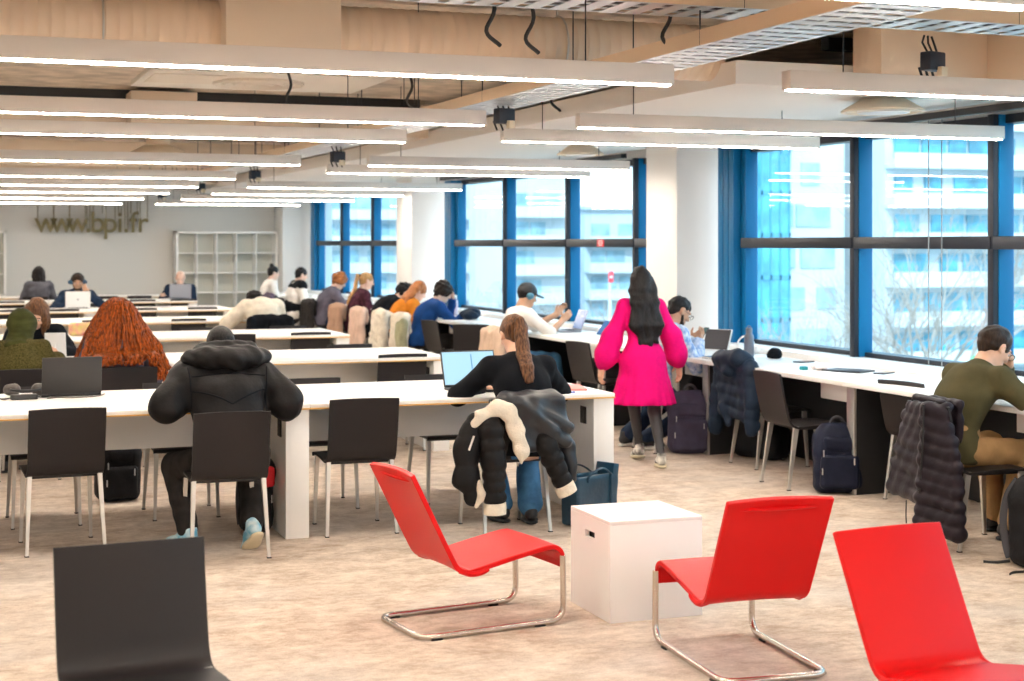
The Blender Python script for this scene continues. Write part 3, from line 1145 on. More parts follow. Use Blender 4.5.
def head_sdf(s, J, nose=1.0):
    R, c = J['Rh'], J['hc']
    H = lambda x, y, z: c + R @ V(x, y, z)
    f = .95 if J['fem'] else 1.0
    s.cap(J['N'] - J['d2'] * .02, H(0, -.022, -.06), .058 * f, .054 * f, .03)
    s.ell(H(0, -.012, .03), V(.074, .094, .085), R, .02)
    s.ell(H(0, .020, -.028), V(.060, .068, .085), R, .03)
    s.ell(H(0, .052, -.088), V(.034, .030, .026), R, .035)
    s.cap(H(-.036, .080, .020), H(.036, .080, .020), .010, k=.014)
    for sx in (-1, 1):
        s.ell(H(sx * .031, .098, .002), V(.017, .014, .010), R, .012, sub=True)
        s.ell(H(sx * .042, .072, -.028), V(.018, .014, .014), R, .02)
        s.ell(H(sx * .078, -.008, -.006), V(.011, .021, .033), R, .008)
        s.ell(H(sx * .087, .000, -.006), V(.006, .010, .018), R, .006, sub=True)
    s.cap(H(0, .088, .010), H(0, .110, -.026), .0085, .0125, .012)
    for sx in (-1, 1): s.ell(H(sx * .012, .100, -.031), V(.009, .010, .008), R, .008)
    s.cap(H(-.019, .084, -.058), H(.019, .084, -.058), .0075, k=.006)
    s.cap(H(-.016, .083, -.068), H(.016, .083, -.068), .0080, k=.005)
    s.cap(H(-.022, .095, -.063), H(.022, .095, -.063), .0022, k=.003, sub=True)


def skull_cap(s, J, g=.007, fringe=.0, nape=-.055, side=-.02):
    """close-fitting hair: thickened cranium minus the face"""
    R, c = J['Rh'], J['hc']
    H = lambda x, y, z: c + R @ V(x, y, z)
    s.ell(H(0, -.014, .032), V(.075 + g, .095 + g, .087 + g), R, .02)
    s.cap(H(0, -.065, .01), H(0, -.062, nape + .02), .055 + g * .5, .042 + g * .3, .03, flat=(R @ V(0, 1, 0), .8))
    return H


def cut_face(s, J, fringe=0.0, nape=-.055, ears=True):
    R, c = J['Rh'], J['hc']
    H = lambda x, y, z: c + R @ V(x, y, z)
    s.ell(H(0, .105, -.038 - fringe), V(.078, .080, .095), R, .012, sub=True)
    s.box(H(0, .04, nape - .17), (.2, .2, .17), .01, R @ rotx(.25), .01, sub=True)
    if ears:
        for sx in (-1, 1):
            s.ell(H(sx * .088, .012, -.028), V(.028, .044, .046), R, .01, sub=True)


M_eye = mat('eye_dark', (.02, .012, .01), .15)
M_eyew = mat('eye_white', (.75, .72, .70), .25)
SKIN = {'pale': mat('skin_pale', (.78, .50, .38), .5, var=.06, vscale=14), 'light': mat('skin_light', (.72, .43, .30), .5, var=.06, vscale=14),
        'tan': mat('skin_tan', (.52, .29, .18), .5, var=.07, vscale=14), 'brown': mat('skin_brown', (.20, .095, .055), .45, var=.08, vscale=14)}


def hairmat(name, col, col2, scale=18):
    return mat(name, col, .42, col2=col2, vscale=scale, stretch=(6, 6, .7), bump=.5, bscale=60, spec=.22)


HAIR = {'black': hairmat('hair_black', (.004, .0035, .004), (.018, .014, .014)),
        'dark': hairmat('hair_dark_brown', (.012, .007, .005), (.045, .024, .014)),
        'brown': hairmat('hair_brown', (.045, .018, .009), (.19, .085, .036)),
        'copper': hairmat('hair_copper', (.20, .06, .02), (.50, .19, .06)),
        'blond': hairmat('hair_blond', (.30, .15, .06), (.62, .36, .15)),
        'orange': hairmat('hair_orange', (.07, .012, .003), (.46, .095, .012), 12)}


def shoes(t, J, m, sole_m, feet_dir, res, tilt=(0, 0), cuff=None):
    for i, sx in enumerate((-1, 1)):
        a = J['A'][sx]
        d = feet_dir[i]
        fy = nrm(V(math.sin(rad(d)), math.cos(rad(d)), 0))
        tl = rad(tilt[i])
        R = np.stack([V(fy[1], -fy[0], 0), fy, V(0, 0, 1)], 1) @ rotx(-tl)
        base = a + R @ V(0, 0, -.062)
        f = lambda x, y, z: base + R @ V(x, y, z)
        s = SDF()
        s.cap(f(0, -.03, .035), f(0, .05, .045), .036, .036, .02)
        s.cap(f(0, .03, .04), f(0, .145, .012), .038, .033, .02, flat=(R @ V(0, 0, 1), .8))
        s.cap(f(0, -.012, .045), f(0, -.012, .085), .036, .040, .02)
        s.ell(f(0, -.005, .115), V(.033, .036, .03), R, .008, sub=True)
        s.box(f(0, .06, -.055), (.1, .2, .035), .002, R, .004, sub=True)
        sh = s.build('shoe', m, t, res)
        q = SDF()
        q.cap(f(0, -.035, -.008), f(0, .06, -.008), .040, .038, .02, flat=(R @ V(0, 0, 1), .34))
        q.cap(f(0, .06, -.008), f(0, .14, -.006), .042, .036, .02, flat=(R @ V(0, 0, 1), .34))
        q.build('sole', sole_m, sh, res)
    return


def glasses(t, J):
    R, c = J['Rh'], J['hc']
    H = lambda x, y, z: Vector(c + R @ V(x, y, z))
    b = MB()
    for sx in (-1, 1):
        b.tube([H(sx * .033 + .024 * math.cos(a), .112, .002 + .019 * math.sin(a)) for a in np.linspace(0, 2 * PI, 18, endpoint=False)], .0022, 6, True)
        b.tube([H(sx * .058, .110, .006), H(sx * .076, .06, .008), H(sx * .082, -.01, .006)], .0022, 6)
    b.tube([H(-.009, .114, .004), H(.009, .114, .004)], .002, 6)
    o = b.build('glasses', mat('spectacle_frame', (.03, .02, .02), .3), t)
    return o


def headphones(t, J, m, mband):
    R, c = J['Rh'], J['hc']
    H = lambda x, y, z: Vector(c + R @ V(x, y, z))
    b = MB()
    b.tube([H(.094 * math.cos(a), -.01, .0 + .128 * math.sin(a)) for a in np.linspace(.05, PI - .05, 18)], .009, 8)
    o = b.build('headphones', mband, t)
    s = SDF()
    for sx in (-1, 1): s.cap(c + R @ V(sx * .078, -.005, -.004), c + R @ V(sx * .104, -.005, -.004), .038, .032, .01)
    s.build('ear_cup', m, o, .008)
    return o


def eyes(t, J):
    R, c = J['Rh'], J['hc']
    for sx in (-1, 1):
        s = SDF()
        s.ell(c + R @ V(sx * .031, .0815, .002), V(.0125, .009, .0075), R)
        e = s.build('eye', M_eyew, t, .004)
        q = SDF()
        q.ell(c + R @ V(sx * .031, .0875, .002), V(.0055, .004, .006), R)
        q.build('iris', M_eye, e, .002)
        b = SDF()
        b.cap(c + R @ V(sx * .016, .090, .024), c + R @ V(sx * .044, .084, .026), .0035)
        b.build('eyebrow', HAIR['dark'], t, .003)


def surface_lines(obj, lines, d, r, name, m):
    """stitched lines laid on a garment: points are carried along direction d onto the mesh"""
    from mathutils.bvhtree import BVHTree
    me = obj.data
    bt = BVHTree.FromPolygons([v.co for v in me.vertices], [p.vertices for p in me.polygons])
    d = Vector(d).normalized()
    for ln in lines:
        pts = []
        n = 16
        for i in range(len(ln) - 1):
            a, b = Vector(ln[i]), Vector(ln[i + 1])
            for k in range(n + (1 if i == len(ln) - 2 else 0)):
                h = bt.ray_cast(a.lerp(b, k / n), d)
                if h[0] is not None: pts.append(h[0])
        if len(pts) > 3: MB().tube(pts, r, 6).build(name, m, obj)


def person(label, loc, rz, o):
    """o: pose and style"""
    t = thing('person', label, 'person', loc, rad(rz))
    if o.get('scale'): t.scale = (o['scale'],) * 3
    J = skel(o)
    res = o.get('res', .012)
    skin = SKIN[o.get('skin', 'light')]
    # ---- body: one continuous surface
    b = SDF()
    torso(b, J, -.012)
    limbs(b, J, -.002)
    legs(b, J, -.008)
    for sx in (-1, 1):
        fd = o.get('fdir', (-6, 6))[0 if sx < 0 else 1]
        fy = V(math.sin(rad(fd)), math.cos(rad(fd)), 0)
        a = J['A'][sx]
        b.cap(a + V(0, 0, -.02), a + fy * .11 + V(0, 0, -.045), .032, .022, .03)
    head_sdf(b, J)
    hd = o.get('hand_dir', (None, None)); hn = o.get('hand_n', ((0, 0, -1), (0, 0, -1))); cu = o.get('curl', (.35, .35))
    for i, sx in enumerate((-1, 1)):
        w = J['W'][sx]
        d = nrm(w - J['E'][sx]) if hd[i] is None else nrm(hd[i])
        hand(b, w, d, hn[i], sx, cu[i])
    b.build('body', skin, t, res)
    if o.get('face'): eyes(t, J)
    # ---- legs
    lm = o.get('trousers')
    if lm:
        s = SDF()
        tt = o.get('tt', .014)
        s.ell(J['P'] - V(0, 0, .02), V(.152 + tt, .108 + tt, .105 + tt), None, .05)
        if o.get('hipz', .53) < .7: s.box(V(0, 0, .30), V(.6, .6, .148), .004, None, .012, sub=True)
        legs(s, J, tt, o.get('tlow', .93), r=o.get('tr', (.084, .060, .050)))
        s.build('trousers', lm, t, max(res, .010), (.006, 32), 3)
    if o.get('shoe'):
        shoes(t, J, o['shoe'], o.get('sole', M_white), o.get('fdir', (-6, 6)), max(.008, res * .8), o.get('ftilt', (0, 0)))
    # ---- top
    tm = o.get('top')
    if tm:
        s = SDF()
        tk = o.get('tk', .016)
        torso(s, J, tk, neck=o.get('collar', False), hem=o.get('hem', .06), broad=o.get('broad', 1.0))
        limbs(s, J, tk, quilt=o.get('quilt'), upto=o.get('sleeve', .96), r=o.get('ar', (.052, .046, .032)))
        if o.get('top_extra'): o['top_extra'](s, J)
        if o.get('hipz', .53) < .7: s.box(V(0, 0, .30), V(.6, .6, .150), .004, None, .012, sub=True)
        top = s.build(o.get('top_name', 'sweater'), tm, t, max(res, o.get('tres', .010)), o.get('wr', (.006, 30)), o.get('seed', 5))
        if o.get('top_parts'): o['top_parts'](top, J)
    # ---- hair
    hr = o.get('hair')
    if hr:
        kind, hm = hr
        R, c = J['Rh'], J['hc']
        H = lambda x, y, z: c + R @ V(x, y, z)
        s = SDF()
        back = -J['fw2']
        wr = (.005, 70)
        if kind == 'short':
            skull_cap(s, J, o.get('hg', .008)); cut_face(s, J, o.get('fringe', 0))
        elif kind == 'buzz':
            skull_cap(s, J, .003, nape=-.03); cut_face(s, J, .015, nape=-.03); wr = None
        elif kind == 'fringe_bald':
            skull_cap(s, J, .004); cut_face(s, J, .01)
            s.ell(H(0, -.005, .10), V(.085, .11, .075), R, .01, sub=True); wr = None
        elif kind == 'curly':
            skull_cap(s, J, .026, nape=-.06); cut_face(s, J, .005, -.07, False); wr = (.016, 75)
        elif kind == 'pony':
            skull_cap(s, J, .006); cut_face(s, J, -.004)
            r0 = H(0, -.112, .045)
            dn = nrm(-J['d2'] * .8 - V(0, 0, .35))
            pl = o.get('pl', .36)
            nb = J['N'] + back * .105
            pts = [r0, r0 + back * .04 + V(0, 0, -.005), r0 + back * .055 - V(0, 0, .08), nb - J['d2'] * .01, nb - J['d2'] * pl * .32 + back * .03, nb - J['d2'] * pl * .60 + back * .03]
            for dx, q in ((0, 1), (-.016, .85), (.016, .85), (-.028, .6), (.027, .62)):
                s.chain([p + J['xs'] * dx * (0, .5, .9, 1, 1, .7)[i] for i, p in enumerate(pts)], [.016, .021 * q, .027 * q, .030 * q, .026 * q, .009], .006)
            wr = (.003, 60)
        elif kind == 'long':
            skull_cap(s, J, .013); cut_face(s, J, .0, -.09, False)
            n_ = J['N']
            L = o.get('hl', .42)
            for k in range(15):
                u = -1 + 2 * k / 14
                a0 = H(u * .07, -.055 - .03 * (1 - u * u), .02)
                a1 = H(u * .088, -.07 - .03 * (1 - u * u), -.08)
                a2 = n_ + J['xs'] * u * .10 + back * (.10 + .02 * (1 - u * u)) - V(0, 0, .04)
                a3 = n_ + J['xs'] * (u * .125 + .022 * math.sin(k * 2.1)) + back * (.135) - V(0, 0, .04 + L * .45)
                a4 = n_ + J['xs'] * (u * .105 + .014 * math.sin(k * 1.3) + .02) + back * (.13 + .012 * math.sin(k * 3.1)) - V(0, 0, .0 + L * (.98 + .05 * math.sin(k * 2.9) - .26 * u * u))
                s.chain([a0, a1, a2, a3, a4], [.03, .031, .029, .027, .016], .016)
            wr = (.008, 36)
        elif kind == 'bob':
            skull_cap(s, J, .014); cut_face(s, J, .0, -.12, False)
            for k in range(9):
                a = rad(-125 + 250 * k / 8)
                s.chain([H(math.sin(a) * .075, -math.cos(a) * .08, .03), H(math.sin(a) * .088, -math.cos(a) * .095, -.06), H(math.sin(a) * .085, -math.cos(a) * .09, -o.get('hl', .15))], [.03, .028, .012], .012)
            wr = (.006, 45)
        elif kind == 'bun':
            skull_cap(s, J, .007); cut_face(s, J, -.005)
            s.ell(H(0, -.06, .125), V(.04, .04, .036), R, .01)
            wr = (.004, 60)
        if s.p:
            h = s.build('hair', hm, t, max(res * .8, .006), wr, 9)
            if kind == 'pony':
                q = SDF(); q.cap(H(0, -.110, .045), H(0, -.128, .045), .024, .024)
                q.build('hair_tie', M_black, h, .006)
    if o.get('glasses'): glasses(t, J)
    if o.get('extra'): o['extra'](t, J, res)
    t['_j'] = 0
    del t['_j']
    return t, J
# fabrics
def cloth(name, col, var=.15, rough=.85, bump=.35, scale=10, bscale=220, **k):
    k.setdefault('spec', .15)
    return mat(name, col, rough, var=var, vscale=scale, bump=bump, bscale=bscale, **k)


F_parka = cloth('parka_black', (.011, .010, .0105), .2, .5, .25, 8, 40)
F_black = cloth('black_knit', (.006, .007, .010), .2, .9)
F_char = cloth('charcoal_denim', (.026, .023, .022), .3, .9)
F_jean = cloth('blue_denim', (.06, .17, .33), .3, .9)
F_djean = cloth('dark_denim', (.02, .035, .07), .3, .9)
F_olive = cloth('olive_wool', (.085, .073, .024), .55, .95, .8, 130, 160)
F_scarf = cloth('olive_scarf', (.055, .06, .018), .2, .8, .3, 10, 120, stretch=(1, 1, 4))
F_olsw = cloth('olive_sweater', (.085, .075, .036), .12, .9)
F_khaki = cloth('khaki_cotton', (.42, .26, .12), .12, .9)
F_pink = cloth('pink_crepe', (.70, .002, .155), .05, .8, .35, 30, 160)
F_white = cloth('white_cotton', (.80, .76, .72), .05, .9)
F_cream = cloth('cream_fleece', (.80, .72, .60), .08, .95, .7, 20, 120)
F_orange = cloth('orange_knit', (.62, .20, .02), .15, .9)
F_blue = cloth('blue_sweater', (.012, .06, .22), .15, .9)
F_grey = cloth('mauve_grey_knit', (.13, .12, .16), .15, .9)
F_burg = cloth('burgundy_print', (.06, .018, .03), .5, .9, .2, 30)
F_navy = cloth('navy_padding', (.010, .020, .040), .15, .55, .25, 8, 40)
F_puff = cloth('plum_puffer', (.020, .015, .021), .15, .42, .25, 8, 40)
F_tights = mat('sheer_tights', (.03, .028, .032), .55)
F_shirtb = mat('blue_pattern_shirt', (.15, .30, .60), .85, col2=(.70, .78, .86), vscale=26)
F_grshirt = cloth('grey_shirt', (.10, .10, .12), .2, .9)
S_blue = mat('turquoise_sneaker', (.12, .42, .62), .6, col2=(.75, .85, .88), vscale=16)
S_sole = mat('sole_cream', (.72, .64, .46), .7)
S_black = mat('shoe_black', (.015, .015, .017), .5)
S_blkwht = mat('sneaker_black_white', (.02, .02, .02), .6, col2=(.8, .78, .72), vscale=13)
S_white = mat('sneaker_white', (.75, .73, .68), .6)


def seams(s, J, lines, t, w=.0045):
    """stitched channels: cut thin slots, then put back a slightly smaller torso"""
    ax = np.stack([J['xs'], J['fw2'], J['d2']], 1)
    for (x, z, hx, tilt) in lines:
        s.box(J['C'] + ax @ V(x, -.12, z), (hx, .16, w), .002, ax @ roty(rad(tilt)), .012, sub=True)
    torso(s, J, t - .011, hem=.06)


# --- person in the black parka, front row
def parka_extra(s, J):
    N = J['N']
    b = -J['fw2']; u = J['d2']; x = J['xs']
    # padded yoke and collar, hood lying behind the neck in soft folds
    s.cap(N - u * .05 + x * -.17 + b * .01, N - u * .05 + x * .17 + b * .01, .085, k=.05)


def parka_parts(top, J):
    N, b, u, x = J['N'], -J['fw2'], J['d2'], J['xs']
    ax = np.stack([x, J['fw2'], u], 1)
    h = SDF()
    P_ = lambda dx, db, du: N + x * dx + b * db + u * du
    h.ell(P_(.0, .09, .015), V(.20, .080, .075), ax, .03)
    h.chain([P_(-.20, -.03, .05), P_(-.19, .07, .035), P_(-.10, .135, .005), P_(.03, .155, -.015), P_(.14, .12, .01), P_(.20, .05, .04), P_(.19, -.04, .055)], [.040, .052, .058, .060, .056, .050, .040], .016)
    h.chain([P_(-.17, -.02, .085), P_(-.13, .075, .085), P_(.0, .115, .075), P_(.13, .075, .085), P_(.17, -.02, .09)], [.034, .040, .042, .040, .034], .012)
    h.chain([P_(-.15, .10, .075), P_(-.04, .155, .035), P_(.12, .14, .05)], [.02, .028, .02], .012)
    h.build('hood', F_parka, top, .009, (.008, 42), 12)
    C_, N_, x, u, b = J['C'], J['N'], J['xs'], J['d2'], -J['fw2']
    f = lambda xx, zz: C_ + x * xx + u * zz + b * .6
    surface_lines(top, [[f(-.20, .145), f(0, .135), f(.20, .145)], [f(-.21, .075), f(0, -.04), f(.21, .075)], [f(-.21, -.04), f(0, -.15), f(.21, -.04)],
                        [f(-.215, .20), f(-.205, .06), f(-.20, -.12)], [f(.215, .20), f(.205, .06), f(.20, -.12)]], -b, .0042, 'seam', F_black)


person('person in a black hooded parka hunched over the front row desk', (1.485, 8.42, 0), 0, dict(
    hipz=.53, lean=19, bend=12, neck=40, head=(38, 0, 0), elbows=((-.325, .10, .80), (.325, .10, .80)), hands=((-.12, .36, .875), (.12, .36, .875)),
    feet=((-.20, .16, .085), (.13, .06, .12)), fdir=(-32, -12), ftilt=(0, 38), kpoles=((-.3, 1, .5), (.2, 1, .5)), skin='brown', hair=('buzz', HAIR['black']),
    top=F_parka, top_name='parka', tk=.036, hem=.08, ar=(.066, .060, .042), wr=(.010, 24), top_extra=parka_extra, top_parts=parka_parts, sw=.205, broad=1.04,
    trousers=F_char, tt=.012, tlow=.90, shoe=S_blue, sole=S_sole, res=.009, tres=.009))


# --- woman with the ponytail, front row
person('woman with a long brown ponytail and black top typing at the front row', (3.225, 8.47, 0), -2, dict(
    fem=True, lean=15, bend=12, head=(22, 0, 0), hands=((-.13, .50, .80), (.14, .50, .80)), poles=((-1, -.25, -.45), (1, -.1, -.5)),
    feet=((-.05, .32, .085), (.10, .22, .085)), fdir=(-10, 10), skin='light', hair=('pony', HAIR['brown']), pl=.34,
    top=F_black, tk=.014, wr=(.005, 26), hem=.05, trousers=F_jean, tr=(.080, .060, .056), shoe=S_black, sole=M_black, res=.009))


# --- woman in the pink dress walking away
def dress(s, J):
    P, u = J['P'], V(0, 0, 1)
    waist = P + u * .15
    f = V(0, 1, 0)
    s.cap(waist, P - u * .06, .115, .172, .05, flat=(f, .80))
    s.cap(P - u * .06, P - u * .335, .185, .262, .05, flat=(f, .82))
    for i in range(18):
        a = 2 * PI * (i + .3 * math.sin(i * 2.3)) / 18
        cx, cy_ = math.cos(a), math.sin(a)
        s.cap(P + V(cx * .150, cy_ * .118, .02), P + V(cx * .268, cy_ * .222, -.40), .010, .022, .03)
    s.cap(waist - u * .03, waist - u * .045, .128, .128, .01, flat=(f, .8))
    s.box(P - u * .62, (.6, .6, .235), .004, None, .01, sub=True)
    for sx in (-1, 1):
        E, W, S = J['E'][sx], J['W'][sx], J['S'][sx]
        s.cap(S, E, .052, .078, .03)
        s.cap(E, E + (W - E) * .66, .092, .098, .04)
        s.cap(E + (W - E) * .6, E + (W - E) * .93, .09, .034, .04)


def dress_parts(top, J):
    b = MB()
    for sx in (-1, 1):
        E, W = J['E'][sx], J['W'][sx]
        d = Vector(nrm(W - E)); p = Vector(E + (W - E) * .93)
        b.cyl(p - d * .018, p + d * .018, .036, .035, 20)
    b.build('cuff', F_pink, top)


def bracelet(t, J, res):
    E, W = J['E'][-1], J['W'][-1]
    d = Vector(nrm(W - E)); p = Vector(W)
    x = d.orthogonal().normalized(); y = d.cross(x)
    b = MB()
    b.tube([p + x * .033 * math.cos(a) + y * .033 * math.sin(a) for a in np.linspace(0, 2 * PI, 20, endpoint=False)], .006, 7, True)
    b.build('bracelet', mat('bracelet', (.05, .05, .06), .2, .6), t)
    s = SDF()
    torso(s, J, -.009); legs(s, J, -.004)
    s.box(J['P'] + V(0, 0, .35), (.5, .5, .3), .01, None, .01, sub=True)
    for sx in (-1, 1):
        a = J['A'][sx]
        s.cap(a + V(0, 0, -.02), a + V(0, .10, -.045), .035, .025, .03)
    s.build('tights', F_tights, t, .009)


person('woman in a bright pink dress with long black hair walking away beside the bench', (5.03, 10.72, 0), -8, dict(
    fem=True, scale=.895, hipz=.90, lean=3, bend=4, head=(4, -6, 0), hands=((-.36, .06, .79), (.37, .10, .79)), poles=((-.55, -.8, 0), (.55, -.8, 0)),
    hand_dir=((-.15, .1, -1), (.12, .25, -1)), hand_n=((.9, .2, 0), (-.9, -.25, 0)), curl=(.45, .3),
    feet=((.045, .26, .10), (.085, -.24, .085)), fdir=(-4, 8), ftilt=(8, 0), kpoles=((0, 1, .2), (0, 1, .2)), skin='light', hair=('long', HAIR['black']), hl=.40,
    sw=.148, broad=.88, ar=(.042, .04, .03), top=F_pink, top_name='dress', tk=.010, wr=(.004, 26), top_extra=dress, top_parts=dress_parts, hem=.02, shoe=S_blkwht, sole=S_sole, extra=bracelet, res=.008))


# --- bearded man with phone behind the pink dress
def beard(t, J, res):
    R, c = J['Rh'], J['hc']
    H = lambda x, y, z: c + R @ V(x, y, z)
    s = SDF()
    s.ell(H(0, .045, -.082), V(.046, .045, .038), R, .02)
    for sx in (-1, 1): s.cap(H(sx * .064, .01, -.03), H(sx * .04, .05, -.085), .011, .016, .02)
    s.box(H(0, .10, -.045), (.03, .05, .018), .01, R, .01, sub=True)
    s.build('beard', HAIR['dark'], t, .007, (.003, 90))


person('bearded person in a blue patterned shirt holding a phone behind the pink dress', (5.45, 11.42, 0), -88, dict(
    lean=12, bend=14, head=(32, 0, 0), hands=((-.08, .40, .875), (.07, .38, .875)), poles=((-.6, -.3, -1), (.7, -.4, -1)),
    hand_dir=((.35, .6, .6), (-.35, .6, .6)), hand_n=((.5, -.6, .3), (-.5, -.6, .3)), curl=(.7, .75), feet=((-.30, -.10, .085), (-.06, -.06, .085)), fdir=(-10, 15), kpoles=((-.3, 1, .6), (.1, 1, .6)), skin='tan',
    hair=('short', HAIR['black']), hg=.003, fringe=.02, glasses=True, face=True, extra=beard, top=F_shirtb, top_name='shirt', trousers=F_djean, shoe=S_black, sole=S_white, res=.009))


# --- man in the olive sweater at the right edge
def belt(t, J, res):
    s = SDF()
    s.cap(J['P'] + J['d1'] * .05 + V(0, 0, 0), J['P'] + J['d1'] * .075, .168, .166, .01, flat=(J['fw1'], .76))
    s.build('waistband', F_khaki, t, .009)


person('person in an olive sweater and glasses reading at the bench, fist at chin', (5.36, 7.36, 0), -84, dict(
    lean=23, bend=16, neck=30, head=(34, -4, 0), hands=((-.045, .475, .955), (.20, .52, .80)), poles=((-.6, .35, -.9), (.9, -.2, -.6)),
    hand_dir=((.35, -.25, .9), None), hand_n=((.3, -1, .1), (0, 0, -1)), curl=(1.15, .3), feet=((-.12, .44, .085), (.14, .30, .085)), skin='light', hair=('short', HAIR['dark']), hg=.009,
    glasses=True, face=True, top=F_olsw, tk=.018, hem=.04, wr=(.006, 22), trousers=F_khaki, tt=.016, shoe=S_black, sole=M_black, extra=belt, res=.008))


# --- person with orange braids, second row
def braids(t, J, res):
    R, c = J['Rh'], J['hc']
    H = lambda x, y, z: c + R @ V(x, y, z)
    rng = random.Random(3)
    s = SDF()
    skull_cap(s, J, .010); cut_face(s, J, 0, -.08, False)
    h = s.build('hair', HAIR['dark'], t, .010, (.004, 90))
    b = MB()
    zb = .60
    for i in range(230):
        a = rad(rng.uniform(-118, 118))
        L = rng.uniform(0, 1)
        sx, cy = math.sin(a), -math.cos(a)
        k = .55 + .45 * L
        p0 = H(sx * .05 * k, -.01 + cy * .05 * k, .115)
        p1 = H(sx * (.095 + .022 * L), -.01 + cy * (.108 + .02 * L), .055)
        p2 = c + V(sx * (.16 + .045 * L), -.03 + cy * (.15 + .05 * L), -.08)
        p3 = c + V(sx * (.215 + .07 * L), -.05 + cy * (.15 + .05 * L), -.24)
        if p3[1] < J['N'][1] + .02: p3[1] = min(p3[1], J['N'][1] - .165 - .04 * L)
        p4 = c + V(sx * (.255 + .075 * L) + rng.uniform(-.02, .02), -.05 + cy * (.16 + .05 * L), -.38)
        if cy < -.2: p4[1] = min(p4[1], J['C'][1] - .215 - .04 * L)
        z5 = zb + rng.uniform(0, .12) + .06 * abs(sx)
        p5 = V(c[0] + sx * (.27 + .08 * L) + rng.uniform(-.03, .03), min(c[1] - .04 + cy * (.165 + .05 * L), J['C'][1] - .23 - .05 * L) if cy < -.2 else c[1] - .08, z5)
        if abs(p5[0] - c[0]) < .24:
            p5[2] = max(p5[2], .80 + rng.uniform(0, .03)); p4[2] = max(p4[2], .87)
        pts = spline([Vector(p) for p in (p0, p1, p2, p3, p4, p5)], 9)
        # twisted beads along the strand
        rr = [max(.003, .0092 + .0024 * math.sin(j * 2.1 + i)) * (1 if j < len(pts) - 3 else .7) for j in range(len(pts))]
        ph = rng.uniform(0, 6)
        pts = [p + Vector((.004 * math.sin(j * 1.05 + ph), .004 * math.cos(j * 1.05 + ph), 0)) for j, p in enumerate(pts)]
        b.tube(pts, rr, 6)
    b.build('braids', HAIR['orange'], h)


person('person with a huge fall of orange braids at the second row, seen from behind', (1.25, 11.6, 0), 2, dict(
    fem=True, lean=12, bend=10, head=(18, 0, 0), hands=((-.2, .42, .80), (.2, .42, .80)), skin='brown', top=F_grey, tk=.02, extra=braids,
    trousers=F_black, shoe=S_black, sole=M_black, res=.012))


# --- person in the olive headscarf
def hijab(t, J, res):
    R, c = J['Rh'], J['hc']
    H = lambda x, y, z: c + R @ V(x, y, z)
    s = SDF()
    s.ell(H(0, -.012, .025), V(.097, .118, .108), R, .03)
    s.cap(H(0, -.03, -.02), H(0, -.035, -.10), .085, .078, .05)
    s.cap(J['N'] + J['d2'] * .03, J['N'] - J['d2'] * .045 - J['fw2'] * .01, .088, .135, .05, flat=(J['fw2'], .85))
    s.ell(H(0, .118, -.02), V(.058, .07, .085), R, .015, sub=True)
    s.build('headscarf', F_scarf, t, .010, (.007, 34))


person('person in an olive headscarf and fuzzy green coat at the second row', (.53, 11.60, 0), -6, dict(
    fem=True, hipz=.49, sw=.145, lean=19, bend=14, head=(24, -16, 0), hands=((-.15, .44, .80), (.24, .42, .82)), skin='light', top=F_olive, top_name='coat', tk=.030, broad=.98, ar=(.054, .05, .04), extra=hijab, wr=(.008, 22),
    trousers=F_black, shoe=S_black, sole=M_black, res=.012))

# --- person reading opposite, second row
person('person with light brown hair facing us over a white tablet, second row', (.75, 13.46, 0), 180, dict(
    fem=True, lean=14, bend=14, neck=36, head=(36, -14, -10), hands=((-.06, .42, .86), (.10, .42, .80)), hand_dir=(None, None), poles=((-.8, .2, -.6), (.8, -.1, -.6)),
    skin='light', hair=('bob', HAIR['brown']), face=True, hl=.2, top=F_black, trousers=F_black, shoe=S_black, sole=M_black, res=.012))


# --- cap wearer with headphones and laptop at the bench
def cap_hat(t, J, res):
    R, c = J['Rh'], J['hc']
    H = lambda x, y, z: c + R @ V(x, y, z)
    s = SDF()
    s.ell(H(0, -.012, .045), V(.087, .107, .088), R, .01)
    s.box(H(0, 0, -.09), (.2, .2, .10), .01, R @ rotx(.12), .01, sub=True)
    k = s.build('cap', S_black, t, .009)
    q = SDF()
    q.ell(H(0, .115, .035), V(.068, .075, .010), R @ rotx(-.1), .01)
    q.build('cap_peak', mat('cap_peak', (.03, .10, .16), .6), k, .007)
    headphones(t, J, mat('headphone_blue', (.06, .20, .30), .4), S_black)


person('person in black cap, headphones and white shirt gesturing at a bench laptop', (5.42, 14.72, 0), -86, dict(
    lean=10, bend=12, head=(18, 0, 0), hands=((-.14, .60, .95), (.10, .55, .90)), poles=((-.5, -.2, -1), (.6, -.2, -1)), hand_dir=((0, .6, .7), (0, .7, .6)), hand_n=((.9, 0, -.2), (-.9, 0, -.2)), curl=(.6, .6),
    sleeve=.0, feet=((-.14, .52, .085), (.16, .50, .085)), skin='tan', hair=('buzz', HAIR['black']), face=True, extra=cap_hat, top=F_white, top_name='tshirt', trousers=F_jean, shoe=mat('sneaker_yellow', (.5, .5, .2), .6), sole=S_white, res=.011))

